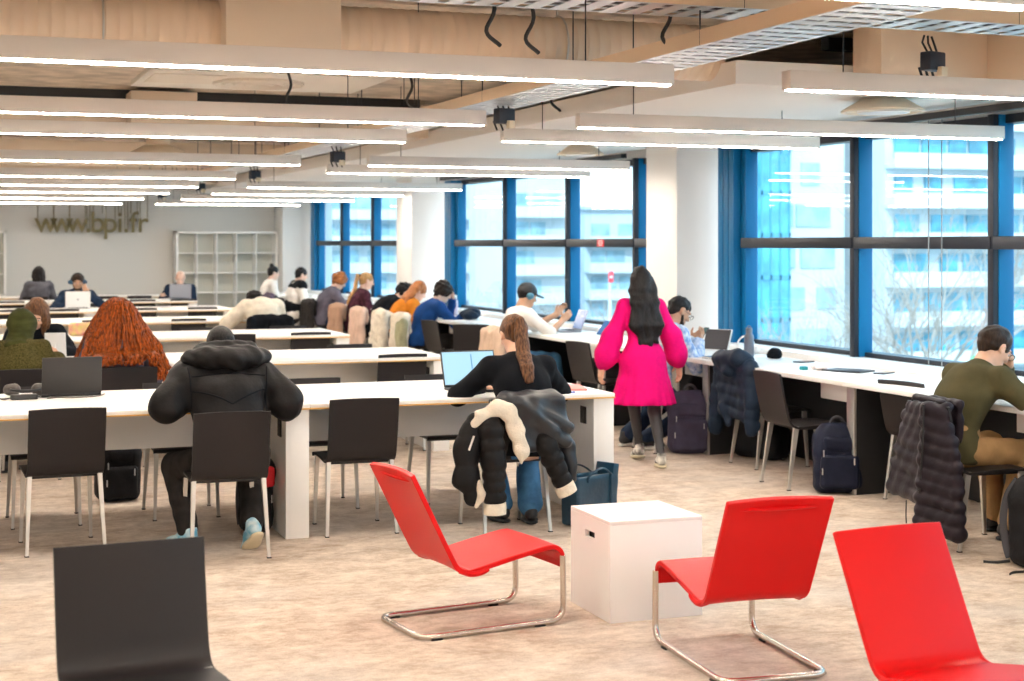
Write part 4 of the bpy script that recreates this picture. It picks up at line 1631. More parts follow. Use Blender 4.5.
# --- the line of readers along the far windows
BN = [
    ('person in a blue sweater resting chin on hand at the bench', 5.44, 18.0, dict(lean=22, bend=18, head=(26, 0, 0), hands=((-.05, .47, .99), (.15, .52, .80)), hand_dir=((.1, -.1, 1), None), hand_n=((.2, -1, .1), (0, 0, -1)), poles=((-.5, .5, -1), (.8, -.2, -.6)),
                                                                                                                       skin='pale', hair=('curly', HAIR['dark']), top=F_blue, face=True, trousers=F_char, seed=3)),
    ('person in an orange sweater with ginger hair at the bench', 5.40, 18.98, dict(fem=True, lean=26, bend=16, head=(30, 0, 0), skin='pale', hair=('long', HAIR['copper']), hl=.2, top=F_orange, tk=.024, trousers=F_black)),
    ('person in a black jacket with dark hair bent over the bench', 5.45, 20.0, dict(lean=28, bend=20, neck=50, head=(45, 0, 0), skin='light', hair=('curly', HAIR['black']), top=F_black, top_name='jacket', tk=.03, trousers=F_black)),
    ('woman with a long blond ponytail and burgundy top at the bench', 5.46, 21.2, dict(fem=True, lean=12, bend=10, head=(14, 0, 0), skin='pale', hair=('pony', HAIR['blond']), pl=.42, top=F_burg, face=True, trousers=F_black)),
    ('person with curly reddish hair and mauve grey sweater at the bench', 5.44, 23.05, dict(lean=16, bend=18, head=(30, 0, 0), hands=((-.1, .5, .80), (.2, .55, .80)), skin='pale', hair=('curly', HAIR['copper']), top=F_grey, trousers=F_djean)),
    ('person in a white and black jacket with short black hair at the bench', 5.44, 25.1, dict(lean=8, bend=8, head=(16, 0, 0), skin='pale', hair=('short', HAIR['black']), face=True, top=F_white, top_name='jacket', tk=.03, trousers=F_black, hoop=True)),
    ('person with a dark hair bun and white top at the far end of the bench', 5.40, 27.2, dict(fem=True, lean=10, bend=8, head=(10, 0, 0), skin='pale', hair=('bun', HAIR['black']), face=True, top=F_white, trousers=F_black)),
]
for (lb, x, y, o) in BN:
    o.update(shoe=S_black, sole=M_black, res=.014, tres=.014)
    if o.get('hoop'):
        def yoke(t, J, res):
            s = SDF()
            s.cap(J['S'][-1] + J['d2'] * .02, J['S'][1] + J['d2'] * .02, .105, k=.05)
            s.ell(J['C'] + J['d2'] * .17, V(.20, .145, .06), np.stack([J['xs'], J['fw2'], J['d2']], 1), .05)
            s.build('dark_yoke', F_black, t, .014)
            q = SDF(); q.cap(J['P'] + V(0, 0, .02), J['P'] + V(0, 0, .09), .20, .195, .03, flat=(V(0, 1, 0), .8)); q.build('dark_hem', F_black, t, .014)
        o['extra'] = yoke
    person(lb, (x, y, 0), -88, o)

# --- people at the far rows
person('person in a cream hoodie slumped over the fourth row, seen from behind', (3.63, 18.22, 0), 3, dict(
    lean=20, bend=16, neck=75, head=(82, 22, 0), hands=((-.26, .44, .84), (.12, .46, .84)), poles=((-.6, -.2, -.5), (.5, -.2, -.6)), skin='light', hair=('curly', HAIR['black']),
    top=F_cream, top_name='hoodie', tk=.034, broad=1.0, ar=(.058, .052, .042), trousers=F_black, shoe=S_black, sole=M_black, res=.014, tres=.012))


def phones_dark(t, J, res):
    headphones(t, J, mat('headphone_navy', (.03, .09, .16), .4), M_black)
    beard(t, J, res)


person('bearded person with big headphones facing us behind a white laptop', (1.88, 23.28, 0), 178, dict(
    lean=16, bend=14, head=(16, 0, 0), hands=((-.11, .40, .97), (.10, .42, .82)), hand_dir=((.25, -.2, 1), None), hand_n=((.2, -1, 0), (0, 0, -1)), poles=((-1, .2, -.8), (1, 0, -.5)), skin='tan', hair=('short', HAIR['dark']), face=True, extra=phones_dark,
    top=F_djean, top_name='shirt', trousers=F_black, shoe=S_black, sole=M_black, res=.013))
person('bald person in dark clothes facing us behind the grey laptop at the sixth row', (3.84, 26.58, 0), 172, dict(
    lean=20, bend=14, head=(32, 0, 0), hands=((-.1, .46, .80), (.30, .42, .80)), skin='pale', face=True, top=F_djean, trousers=F_black, shoe=S_black, sole=M_black, res=.014))
person('person with dark shoulder length hair and grey shirt facing the far wall', (1.58, 27.12, 0), 0, dict(
    fem=True, lean=6, bend=6, head=(8, 0, 0), skin='light', hair=('bob', HAIR['black']), hl=.22, top=F_grshirt, trousers=F_black, shoe=S_black, sole=M_black, res=.014))
# ------------------------------------------------------------------ things on the desks and benches
TT = .7655      # desk top
M_lap_black = mat('laptop_black', (.022, .020, .020), .45)
M_lap_white = mat('laptop_white', (.80, .80, .80), .35)
M_lap_grey = mat('laptop_grey', (.36, .37, .42), .35, .4)
M_key = mat('keys_black', (.02, .02, .022), .6)


def laptop(label, loc, rz, body, screen, ang=18, w=.33, d=.225, emblem=False):
    """user at -y; the lid stands at +y leaning back by ang"""
    t = thing('laptop', label, 'laptop', loc, rad(rz))
    MB().box((0, 0, .009), (w, d, .014), bev=.004).build('base', body, t)
    k = MB()
    for r in range(5):
        for c in range(13):
            k.box((-w * .42 + (c + .5) * w * .84 / 13, d * .30 - r * .0185, .0168), (w * .84 / 13 - .003, .0155, .0025))
    k.build('keyboard', M_key, t)
    MB().box((0, -d * .27, .0163), (w * .3, d * .3, .001)).build('touchpad', mat('touchpad', (.25, .25, .26), .4), t)
    R = Matrix.Rotation(-rad(ang), 3, 'X')
    ld = MB().box(Vector((0, d / 2, .016)) + R @ Vector((0, 0, d * .48)), (w, .008, d * .96), R, bev=.003).build('lid', body, t)
    MB().box(Vector((0, d / 2, .016)) + R @ Vector((0, -.0046, d * .49)), (w * .95, .001, d * .86), R).build('screen', screen, ld)
    if emblem:
        MB().lathe([(.001, 0), (.016, 0), (.016, .0008), (.001, .0008)], (0, 0, 0), 20, 'y').build('emblem', M_lap_grey, ld).location = Vector((0, d / 2, .016)) + R @ Vector((0, .0042, d * .5))
    MB().cyl((-w * .4, d / 2, .014), (w * .4, d / 2, .014), .006, n=8).build('hinge', M_black, t)
    return t


laptop('open black laptop with its lid towards us at the left end of the front row', (.745, 9.74, TT), 181, M_lap_black, M_screen, 12, .345, .235)
l2 = laptop('open laptop with light blue screen before the ponytail woman', (3.14, 9.10, TT), 1, M_lap_black, M_screen, 20, .36, .245)
MB().box((.02, .156, .125), (.006, .003, .19), Matrix.Rotation(-rad(20), 3, 'X')).build('window_divider', mat('ui_blue', (.05, .2, .4), .5), l2)
laptop('white laptop with its lid towards us on the fifth row', (1.83, 22.62, TT), 180, M_lap_white, M_screen, 10, .34, .24, True)
laptop('grey laptop with its lid towards us on the sixth row', (3.74, 25.95, TT), 176, M_lap_grey, M_screen, 14, .35, .25)
laptop('laptop with bright blue screen at the far wall behind the dark haired person', (1.63, 27.86, TT), 0, M_lap_black, M_screen, 12, .40, .27)
laptop('open laptop with dark blue screen before the cap wearer on the bench', (6.12, 14.92, TT), -96, M_lap_grey, M_screen_dark, 20, .33, .23)


def tablet(label, loc, rz, w, h, lean, body, screen=None, name='tablet', prop=True):
    t = thing(name, label, 'tablet', loc, rad(rz))
    R = Matrix.Rotation(-rad(lean), 3, 'X')
    MB().box(R @ Vector((0, 0, h / 2)) + Vector((0, 0, .004)), (w, .009, h), R, bev=.003).build('case', body, t)
    if screen: MB().box(R @ Vector((0, -.0052, h / 2)) + Vector((0, 0, .004)), (w * .93, .001, h * .94), R).build('screen', screen, t)
    if prop:
        MB().prism([(0, 0), (h * math.sin(rad(lean)) + h * .32, 0), (h * .62 * math.sin(rad(lean)) + .004, h * .62 * math.cos(rad(lean)))], .006,
                   Matrix(((0, 0, 1, -.003), (1, 0, 0, .006), (0, 1, 0, 0), (0, 0, 0, 1)))).build('kickstand', body, t)
    return t


tablet('white tablet propped up before the person reading at the second row', (.87, 12.72, TT), 168, .16, .22, 18, M_lap_white, M_screen)
tablet('dark tablet in a white folding stand on the bench behind the navy coat', (6.22, 11.82, TT), -62, .27, .19, 22, M_lap_white, mat('tablet_dark', (.05, .05, .06), .25))
tablet('dark tablet leaning on the bench left of the pink dress', (6.20, 14.15, TT), -80, .24, .17, 38, M_lap_black, M_screen_dark)


def flat(name, label, cat, loc, rz, size, m, bev=.002, extra=None):
    t = thing(name, label, cat, loc, rad(rz))
    MB().box((0, 0, size[2] / 2), size, bev=min(bev, size[2] * .4)).build('body', m, t)
    if extra: extra(t)
    return t


def scr(w, d, z, m=None):
    def f(t): MB().box((0, 0, z), (w, d, .0006)).build('screen', m or mat('phone_glass', (.01, .012, .015), .1), t)
    return f


M_phone = mat('phone_black', (.02, .022, .025), .3)
flat('smartphone', 'black phone lying flat on the bench nearest the grey bottle', 'phone', (6.25, 10.42, TT), 20, (.16, .085, .009), M_phone, .003, scr(.15, .078, .0093))
flat('smartphone', 'black phone lying on the bench at the right of the black folder', 'phone', (6.24, 9.32, TT), 30, (.17, .085, .009), M_phone, .003, scr(.16, .078, .0093))
flat('document_folder', 'flat black folder on the bench among white papers', 'folder', (6.10, 9.56, TT), -62, (.31, .22, .012), M_lap_black, .003, scr(.27, .003, .0125, M_alu))
flat('earbud_case', 'small teal box near the bench edge above the grey chair', 'case', (5.86, 9.77, TT), 10, (.045, .05, .028), mat('teal_plastic', (.02, .28, .32), .4), .008)
pp = thing('paper_sheets', 'loose white papers with a crumpled tissue on the bench', 'papers', (5.98, 9.72, TT), rad(-30))
MB().box((0, 0, .001), (.21, .297, .002)).build('sheet', mat('paper', (.86, .86, .85), .8), pp)
MB().box((.06, .03, .003), (.21, .297, .002), Matrix.Rotation(.4, 3, 'Z')).build('sheet', mat('paper', (.86, .86, .85), .8), pp)
s = SDF(); s.ell(V(-.03, -.03, .025), V(.05, .035, .02)); s.ell(V(.01, -.05, .022), V(.035, .03, .018))
s.build('tissue', mat('tissue', (.80, .70, .68), .9), pp, .005, (.006, 120))
MB().cyl((.10, -.06, .008), (.14, .07, .008), .004, n=8).build('pen', M_black, pp)
nb = thing('notebook', 'dark blue notebook at the bench edge under the held phone', 'notebook', (5.80, 10.98, TT), rad(8))
MB().box((0, 0, .008), (.15, .21, .016), bev=.002).build('cover', mat('notebook_blue', (.02, .12, .24), .6), nb)
MB().box((0, 0, .008), (.152, .205, .011)).build('pages', mat('paper', (.86, .86, .85), .8), nb)
pp = thing('paper_sheets', 'white papers on the bench before the bearded person', 'papers', (6.02, 11.42, TT), rad(12))
MB().box((0, 0, .002), (.3, .42, .004)).build('sheet', mat('paper', (.86, .86, .85), .8), pp)
# phone held by the bearded person
ph = thing('smartphone', 'dark phone held up in the hands of the bearded person', 'phone', (5.885, 11.405, .93), rad(-88))
Rp = Matrix.Rotation(-rad(38), 3, 'X')
MB().box((0, 0, 0), (.074, .009, .15), Rp, bev=.003).build('body', M_phone, ph)
MB().box(Rp @ Vector((0, -.005, 0)), (.068, .0006, .14), Rp).build('screen', mat('phone_screen', (.02, .05, .07), .15, emit=(.1, .2, .2), estr=.2), ph)


def bottle(label, loc, r, h, m, mcap, handle=False):
    t = thing('water_bottle', label, 'bottle', loc)
    MB().lathe([(.002, 0), (r * .95, 0), (r, .006), (r, h * .66), (r * .92, h * .72), (r * .62, h * .80), (r * .6, h * .84), (.002, h * .84)], n=24).build('body', m, t)
    c = MB().lathe([(.002, h * .83), (r * .68, h * .83), (r * .68, h * .97), (r * .5, h), (.002, h)], n=20).build('cap', mcap, t)
    if handle: MB().tube([(r * .45 * math.cos(a), 0, h * .97 + r * .55 * math.sin(a)) for a in np.linspace(0, PI, 12)], .004, 6).build('carry_loop', mcap, c)
    return t


bottle('grey metal water bottle on the bench beside white headphones', (6.14, 11.08, TT), .040, .235, mat('bottle_grey', (.15, .17, .21), .4, .4), mat('bottle_cap_grey', (.14, .16, .20), .45), True)
bottle('white and pink water bottle on the bench near the blue sweater', (6.16, 18.75, TT), .04, .26, mat('bottle_pinkwhite', (.62, .52, .60), .35), M_white)


def headset(label, loc, rz, m, mcup, up=False):
    t = thing('headphones', label, 'headphones', loc, rad(rz))
    b = MB()
    if up: pts = [(.085 * math.cos(a), 0, .045 + .10 * math.sin(a)) for a in np.linspace(-.1, PI + .1, 20)]
    else: pts = [(.085 * math.cos(a), .02 + .10 * math.sin(a), .045) for a in np.linspace(0, PI, 20)]
    b.tube(pts, .008, 8).build('headband', m, t)
    for sx in (-1, 1):
        q = SDF(); q.cap((sx * .068, 0, .042), (sx * .098, 0, .042), .038, .034, .01)
        q.build('ear_cup', mcup, t, .006)
    return t


headset('white headphones standing on the bench left of the grey bottle', (6.30, 11.42, TT), -60, M_white, M_white, True)
headset('black headphones lying among cables left of the black laptop', (.49, 9.70, TT), 170, M_black, mat('cup_dark', (.06, .05, .045), .4))
s = SDF(); s.ell(V(0, 0, .03), V(.055, .075, .055)); s.ell(V(.02, .05, .02), V(.05, .04, .03)); s.box(V(0, 0, -.05), (.2, .2, .05), .002, None, .004, sub=True)
t = thing('pouch', 'small black pouch on the bench right of the grey bottle', 'pouch', (6.25, 10.86, TT))
s.build('body', F_black, t, .007, (.004, 60))
MB().tube(spline([(-.04, -.03, .05), (0, 0, .088), (.03, .05, .06)], 6), .003, 6).build('zipper', M_alu, t)

# charger with its cable, loose cable
t = thing('power_adapter', 'black laptop charger brick with coiled cable on the front row', 'charger', (.47, 9.52, TT), rad(8))
MB().box((0, 0, .015), (.15, .055, .03), bev=.005).build('brick', M_lap_black, t)
MB().tube(spline([(.075, 0, .012), (.13, .03, .006), (.17, .10, .006), (.10, .16, .006), (.02, .10, .012), (-.06, .06, .006), (-.14, .03, .006), (-.2, .07, .006), (-.28, .02, .006)], 7), .0035, 6).build('cable', M_black, t)
MB().tube(spline([(-.075, 0, .012), (-.12, -.02, .006), (-.16, .05, .02), (-.2, .12, .03), (-.26, .05, .006), (-.33, .03, .006)], 7), .0035, 6).build('cable', M_black, t)
tag(MB().tube(spline([(.60, 9.50, TT + .004), (.66, 9.53, TT + .004), (.74, 9.49, TT + .004), (.82, 9.50, TT + .004), (.90, 9.56, TT + .004), (.94, 9.64, TT + .006)], 7), .0032, 6).build('charging_cable', mat('cable_greybrown', (.16, .13, .11), .5)),
    'thin cable lying in front of the black laptop lid', 'cable')

# folder, pen, papers beside the ponytail woman
t = thing('document_folder', 'pinkish red paper folder at the window end of the front row', 'folder', (3.69, 9.02, TT), rad(-14))
MB().box((0, 0, .010), (.235, .32, .012), bev=.002).build('cover', mat('folder_red', (.86, .25, .22), .6), t)
MB().box((.004, -.004, .003), (.22, .31, .006)).build('pages', mat('paper', (.86, .86, .85), .8), t)
t = thing('pen', 'blue pen lying before the red folder', 'pen', (3.60, 8.78, TT), rad(70))
MB().cyl((0, -.055, .005), (0, .055, .005), .0045, n=10).build('barrel', mat('pen_blue', (.03, .06, .55), .3), t)
MB().cyl((0, .055, .005), (0, .075, .005), .0045, .001, 10).build('tip', M_alu, t)
t = thing('paper_sheets', 'white sheet on the front row behind the empty chair', 'papers', (2.52, 9.62, TT), rad(4))
MB().box((0, 0, .001), (.3, .21, .002)).build('sheet', mat('paper', (.86, .86, .85), .8), t)
t = thing('open_book', 'open book with white pages under the arms of the reader in olive', 'book', (5.98, 7.24, TT), rad(-80))
for sx in (-1, 1):
    P_, N_ = [], []
    for i in range(9):
        u = i / 8
        x = sx * u * .15; z = .022 * math.sin(min(1, u * 1.2) * PI * .75) + .004
        P_.append([Vector((x, y, z)) for y in (-.11, .11)]); N_.append([Vector((0, 0, 1))] * 2)
    MB().grid_shell(P_, N_, .004).build('page_block', mat('paper', (.86, .86, .85), .8), t)
MB().box((0, 0, .0015), (.31, .23, .003)).build('cover', mat('notebook_blue', (.02, .12, .24), .6), t)
t = thing('pouch', 'yellow and pink patterned pouch on the third row', 'pouch', (1.33, 15.95, TT), rad(5))
s = SDF(); s.box(V(0, 0, .065), V(.12, .045, .065), .03); s.build('body', mat('pouch_print', (.75, .62, .22), .8, col2=(.80, .30, .30), vscale=16), t, .008, (.004, 40))
MB().tube([(-.1, 0, .128), (.1, 0, .128)], .004, 6).build('zipper', M_alu, t)
s = SDF()
for (x, y, z, rx, ry, rz_) in ((0, 0, .05, .12, .2, .055), (.02, .1, .06, .1, .13, .06), (-.03, -.12, .045, .1, .12, .05), (.04, -.04, .09, .08, .12, .045)): s.ell(V(x, y, z), V(rx, ry, rz_))
s.box(V(0, 0, -.1), (.5, .5, .1), .002, None, .004, sub=True)
tag(s.build('folded_clothes', F_navy, None, .011, (.010, 30)), 'navy heap of folded clothes on the bench by the middle column', 'clothes').location = (6.02, 17.75, TT)


# ------------------------------------------------------------------ bags
def backpack(label, loc, rz, w, d, h, m, mp=None, lean=0, name='backpack', pockets=True, res=.011, zips=True, extra=None, straps=True):
    """standing bag; front (pockets) at -y"""
    t = thing(name, label, 'bag', loc, rad(rz))
    R = rotx(rad(lean))
    s = SDF()
    s.box(R @ V(0, 0, h * .40), V(w / 2, d / 2, h * .40), min(w, d) * .30, R, .03)
    s.cap(R @ V(-w * .18, 0, h * .78), R @ V(w * .18, 0, h * .78), d * .46, k=.06)
    s.build('main_bag', m, t, res, (.006, 24), int(h * 1000))
    mp = mp or m
    if pockets:
        q = SDF(); q.box(R @ V(0, -d * .52, h * .30), V(w * .40, d * .14, h * .24), .035, R, .02)
        q.build('front_pocket', mp, t, res, (.005, 26), 4)
        q = SDF(); q.box(R @ V(0, -d * .46, h * .68), V(w * .33, d * .10, h * .11), .03, R, .02)
        q.build('upper_pocket', mp, t, res, (.004, 26), 6)
    if zips:
        z = MB()
        pts = [Vector(R @ V(x * w * .44, -d * .30, zz * h)) for x, zz in ((-1, .30), (-1.02, .6), (-.85, .80), (-.3, .885), (.3, .885), (.85, .80), (1.02, .6), (1, .30))]
        z.tube(spline(pts, 5), .005, 6)
        z.build('zipper', mat('zip_black', (.01, .01, .012), .4), t)
        for x, zz in ((-.33, .55), (.28, .44), (-.36, .30)):
            p = Vector(R @ V(x * w, -d * .66, zz * h))
            z = MB().box(p, (.008, .006, .045), bev=.002)
            z.build('zip_pull', mat('zip_pull', (.55, .54, .55), .35, .6), t)
    MB().tube([Vector(R @ V(w * .16 * math.cos(a), d * .12, h * .90 + .075 * math.sin(a))) for a in np.linspace(0, PI, 12)], .011, 8).build('carry_handle', mat('webbing', (.05, .05, .06), .8), t)
    if straps:
        for sx in (-1, 1):
            MB().tube([Vector(R @ V(*p)) for p in spline([(sx * w * .22, d * .45, h * .88), (sx * w * .26, d * .72, h * .70), (sx * w * .30, d * .80, h * .45), (sx * w * .36, d * .62, h * .2), (sx * w * .40, d * .45, .04)], 5)], .022, 8, sx=.3).build('shoulder_strap', mat('webbing', (.05, .05, .06), .8), t)
    if extra: extra(t)
    return t


F_bagp = cloth('bag_plum_grey', (.055, .050, .085), .12, .75, .4, 12, 200)
F_bagn = cloth('bag_navy', (.010, .013, .030), .15, .5, .25, 10, 90)
F_bagk = cloth('bag_black', (.010, .010, .012), .2, .6, .25, 10, 90)
backpack('plum grey backpack with a carry handle on the floor behind the pink dress', (5.66, 11.18, 0), -22, .36, .21, .52, F_bagp)
backpack('black bag standing behind the plum grey backpack under the bench', (6.02, 11.50, 0), -40, .36, .22, .74, F_bagk, pockets=False, zips=False)
backpack('black bag on the floor under the navy padded coat', (6.05, 10.72, 0), -75, .46, .26, .34, F_bagk, pockets=False, zips=False, straps=False)
backpack('dark blue backpack leaning on the black bench leg', (5.69, 9.04, 0), -25, .33, .21, .48, F_bagn, lean=-6)


def redpatch(t):
    s = SDF(); s.box(V(.0, -.10, .33), V(.07, .03, .06), .02); s.build('red_panel', mat('bag_red', (.75, .02, .03), .6), t, .009)


backpack('black backpack with a red panel beside the parka wearer\'s chair', (1.735, 9.00, 0), 12, .17, .19, .46, F_bagk, pockets=False, extra=redpatch)
backpack('black rucksack on the floor beyond the front row, seen under the desk', (1.10, 10.42, 0), 8, .28, .20, .44, F_bagk)


def tails(t):
    MB().tube(spline([(-.13, -.05, .02), (-.2, -.08, .006), (-.28, -.07, .006), (-.33, -.09, .006)], 5), .008, 6, sx=.4).build('loose_strap', M_black, t)
    MB().tube(spline([(-.13, .1, .02), (-.18, .16, .006), (-.22, .2, .006)], 5), .008, 6, sx=.4).build('loose_strap', M_black, t)


backpack('black backpack with trailing straps at the right picture edge', (5.40, 6.62, 0), 8, .34, .22, .50, F_bagk, extra=tails)
backpack('bright blue backpack hung behind the person in the white and black jacket', (5.13, 24.95, .36), -78, .30, .14, .44, cloth('bag_blue', (.006, .12, .50), .1, .7), straps=False, res=.014)
# leather tote
t = thing('tote_bag', 'dark blue leather tote bag on the floor between the coat and the white cube', 'bag', (3.67, 8.58, 0), rad(24))
M_lea = mat('leather_blue', (.014, .055, .10), .32, var=.2, vscale=6, bump=.15, bscale=60)
s = SDF()
s.box(V(0, 0, .15), V(.18, .075, .15), .02, None, .02)
s.box(V(0, 0, .31), V(.16, .05, .05), .01, None, .01, sub=True)
s.build('tote_body', M_lea, t, .009, (.005, 18), 3)
MB().box((.155, 0, .30), (.05, .15, .10), Matrix.Rotation(.15, 3, 'Y'), bev=.006).build('end_flap', M_lea, t)
for sy in (-1, 1):
    MB().tube(spline([(-.10, sy * .08, .26), (-.09, sy * .085, .30), (0, sy * .10, .34), (.09, sy * .085, .30), (.10, sy * .08, .26), (.105, sy * .08, .05)], 6), .010, 8, sx=.5).build('strap', M_lea, t)


# ------------------------------------------------------------------ coats over chair backs (frame of the chair: back at y -.27, top z .80)
def coat(label, loc, rz, m, name='coat', fn=None, parts=None, res=.010, wr=(.010, 24), seed=2, generic=True, low=.36, wide=.235):
    t = thing(name, label, 'coat', loc, rad(rz))
    s = SDF()
    if generic:
        s.cap((-.17, -.27, .80), (.17, -.27, .80), .048, k=.04)
        for q_ in (-1, -.5, 0, .5, 1):
            s.cap((q_ * wide * .55, -.305, .77), (q_ * wide * .95 + .015 * math.sin(q_ * 5 + seed), -.335 - .012 * math.cos(q_ * 6 + seed), low + .03 * math.sin(q_ * 4 + seed * 2)), .046, .050, .022)
        s.box((0, -.222, .70), (.19, .018, .11), .015, None, .03)
        for sx in (-1, 1):
            s.cap((sx * wide * .95, -.305, .77), (sx * (wide + .02), -.33, low + .02), .055, .05, .03)
    if fn: fn(s)
    s.build('shell', m, t, res, wr, seed)
    if parts: parts(t)
    return t


# far bench coats
F_tan = cloth('tan_wool', (.42, .26, .18), .12, .95)
F_blush = cloth('blush_fleece', (.70, .50, .40), .10, .95)
F_ol2 = cloth('pale_olive', (.40, .38, .24), .12, .9)
coat('cream and olive coat over the chair of the person in the blue sweater', (5.55, 18.1, 0), -90, F_cream, res=.014, low=.34, seed=4,
     parts=lambda t: SDF().box((.15, -.36, .52), (.10, .03, .22), .03).cap((.25, -.33, .74), (.27, -.35, .32), .055).build('olive_lining', F_ol2, t, .014, (.008, 26), 7))
coat('fluffy cream coat over the chair of the person in orange', (5.55, 19.0, 0), -90, F_cream, res=.014, low=.30, seed=6, wr=(.016, 30))
coat('blush pink fleece jacket over the chair of the person in the black jacket', (5.55, 20.1, 0), -90, F_blush, res=.014, low=.36, seed=8)
coat('tan brown coat over the chair of the blond ponytail woman', (5.55, 21.3, 0), -90, F_tan, res=.014, low=.36, seed=9)
coat('dark grey coat over the chair of the person with curly reddish hair', (5.55, 23.1, 0), -90, F_char, res=.014, low=.30, seed=11)
coat('dusky purple coat over the chair at the far end of the bench', (5.55, 26.2, 0), -90, cloth('dusky', (.10, .07, .10), .1, .9), res=.015, low=.30, seed=12)
coat('beige coat over the chair of the person in cap and white shirt', (5.55, 14.75, 0), -90, cloth('beige_wool', (.66, .48, .36), .08, .95), res=.012, low=.30, seed=13)
coat('black jacket bunched on the chair of the person in the cream hoodie', (3.66, 18.38, 0), 0, F_black, res=.014, low=.55, seed=14)


# black coat with cream lining, ponytail woman's chair
def pcoat(s):
    # satin body over the back, sagging to the right
    s.cap((-.10, -.275, .785), (.19, -.275, .79), .050, k=.04)
    s.box((.10, -.325, .65), (.165, .028, .16), .03, rotz(.05), .03)
    s.cap((.20, -.29, .77), (.285, -.30, .47), .055, .042, .03)
    s.cap((.285, -.30, .50), (.315, -.32, .31), .045, .022, .03)
    s.cap((-.02, -.345, .77), (.16, -.355, .60), .030, .044, .02)
    s.cap((.0, -.345, .68), (.25, -.355, .53), .024, .036, .02)
    s.cap((.06, -.35, .74), (.27, -.35, .62), .022, .030, .015)
    s.cap((-.10, -.30, .79), (.02, -.335, .70), .042, .038, .03)


def pcoat_parts(t):
    s = SDF()
    s.cap((-.215, -.34, .65), (-.20, -.36, .44), .070, .068, .02, quilt=(3, .013))
    s.cap((-.20, -.36, .46), (-.195, -.365, .215), .066, .060, .02, quilt=(4, .013))
    s.build('left_sleeve', F_parka, t, .009, (.006, 30), 3)
    s = SDF()
    s.cap((.12, -.345, .54), (.235, -.365, .285), .066, .056, .015, quilt=(4, .012))
    s.build('right_sleeve', F_parka, t, .009, (.006, 30), 4)
    s = SDF()
    pts = [(-.30, -.31, .67), (-.345, -.32, .52), (-.355, -.33, .37), (-.315, -.33, .235)]
    s.chain([V(*p) for p in pts], [.062, .078, .074, .040], .02, flat=(V(0, 1, 0), .6), quilt=(1.6, .012))
    s.build('front_panel', F_parka, t, .009, (.006, 30), 5)
    s = SDF()
    s.chain([V(-.335, -.335, .63), V(-.27, -.35, .71), V(-.18, -.365, .755), V(-.115, -.372, .725), V(-.07, -.38, .62), V(-.035, -.385, .50), V(-.04, -.385, .435)], [.022, .034, .040, .042, .046, .042, .014], .02, flat=(V(0, 1, 0), .6))
    s.build('cream_collar', F_cream, t, .008, (.004, 45), 6)
    for nm, a, b, r in (('cuff', (-.195, -.365, .215), (-.193, -.366, .150), .064), ('cuff', (.230, -.363, .295), (.256, -.368, .240), .060)):
        MB().tube([a, Vector(a).lerp(Vector(b), .5), b], [r, r * 1.02, r * .98], 20).build(nm, F_cream, t)
    s = SDF(); s.chain([V(-.29, -.345, .33), V(-.268, -.352, .26), V(-.30, -.345, .20)], [.020, .026, .014], .02)
    s.build('cream_lining', F_cream, t, .008, (.004, 45), 8)
    MB().tube([(-.325, -.375, .60), (-.355, -.375, .52)], .006, 6).build('zipper', mat('zip_light', (.75, .72, .66), .4), t)


coat('black padded coat with cream fleece collar and cuffs on the ponytail woman\'s chair', (3.13, 8.62, 0), 2, mat('black_satin', (.016, .018, .024), .36, bump=.2, bscale=30), fn=pcoat, parts=pcoat_parts, generic=False, res=.009, wr=(.009, 26))


# navy padded coat with hood
def ncoat(s):
    s.cap((-.16, -.28, .80), (.16, -.28, .80), .05, k=.04)
    for k in range(5):
        z = .76 - k * .085
        s.cap((-.17, -.325, z), (.19, -.325, z - .02), .050, .048, .016, flat=(V(0, 1, 0), .7))
    s.cap((-.22, -.29, .77), (-.27, -.30, .52), .070, .066, .02, quilt=(3, .010))
    s.cap((-.27, -.30, .53), (-.30, -.32, .26), .066, .058, .02, quilt=(3, .010))
    s.cap((.21, -.29, .77), (.26, -.30, .52), .066, .06, .02, quilt=(3, .010))
    s.cap((.26, -.30, .53), (.27, -.31, .30), .06, .055, .02, quilt=(3, .010))
    s.cap((-.10, -.34, .44), (-.02, -.35, .33), .05, .03, .03)


def ncoat_hood(t):
    s = SDF()
    s.cap((-.17, -.33, .80), (.12, -.33, .82), .072, .075, .04)
    s.cap((-.20, -.31, .77), (.02, -.36, .725), .055, .05, .04)
    s.cap((.02, -.29, .845), (.16, -.28, .80), .05, .045, .04)
    s.build('hood', F_navy, t, .009, (.009, 26), 5)


coat('navy padded coat with a hood on the chair beside the grey bottle', (5.93, 10.36, 0), -91, F_navy, fn=ncoat, parts=ncoat_hood, generic=False, res=.009, wr=(.007, 26), seed=3)


# plum puffer jacket
def pjack(s):
    s.cap((-.15, -.275, .795), (.15, -.275, .785), .034, k=.03)
    for k in range(8):
        z = .76 - k * .066
        s.cap((-.135 - .017 * k, -.325 - .005 * k, z + .006 * math.sin(k * 1.9)), (.075 - .003 * k, -.338 - .006 * k, z - .016), .047, .050, .011, flat=(V(0, 1, 0), .62))
    # near panel and sleeve hanging lower
    for k in range(10):
        z = .765 - k * .068
        s.cap((.075 - .002 * k, -.35 - .004 * k, z + .006 * math.sin(k * 2.3)), (.15 + .031 * k - .0019 * k * k, -.295, z - .030), .044, .048, .011)
    # far sleeve
    for k in range(6):
        z = .74 - k * .075
        s.cap((-.165 - .017 * k, -.29, z - .02), (-.17 - .017 * k, -.31, z - .03), .048, .048, .006)
    s.box((-.02, -.20, .70), (.19, .018, .12), .015, None, .02)


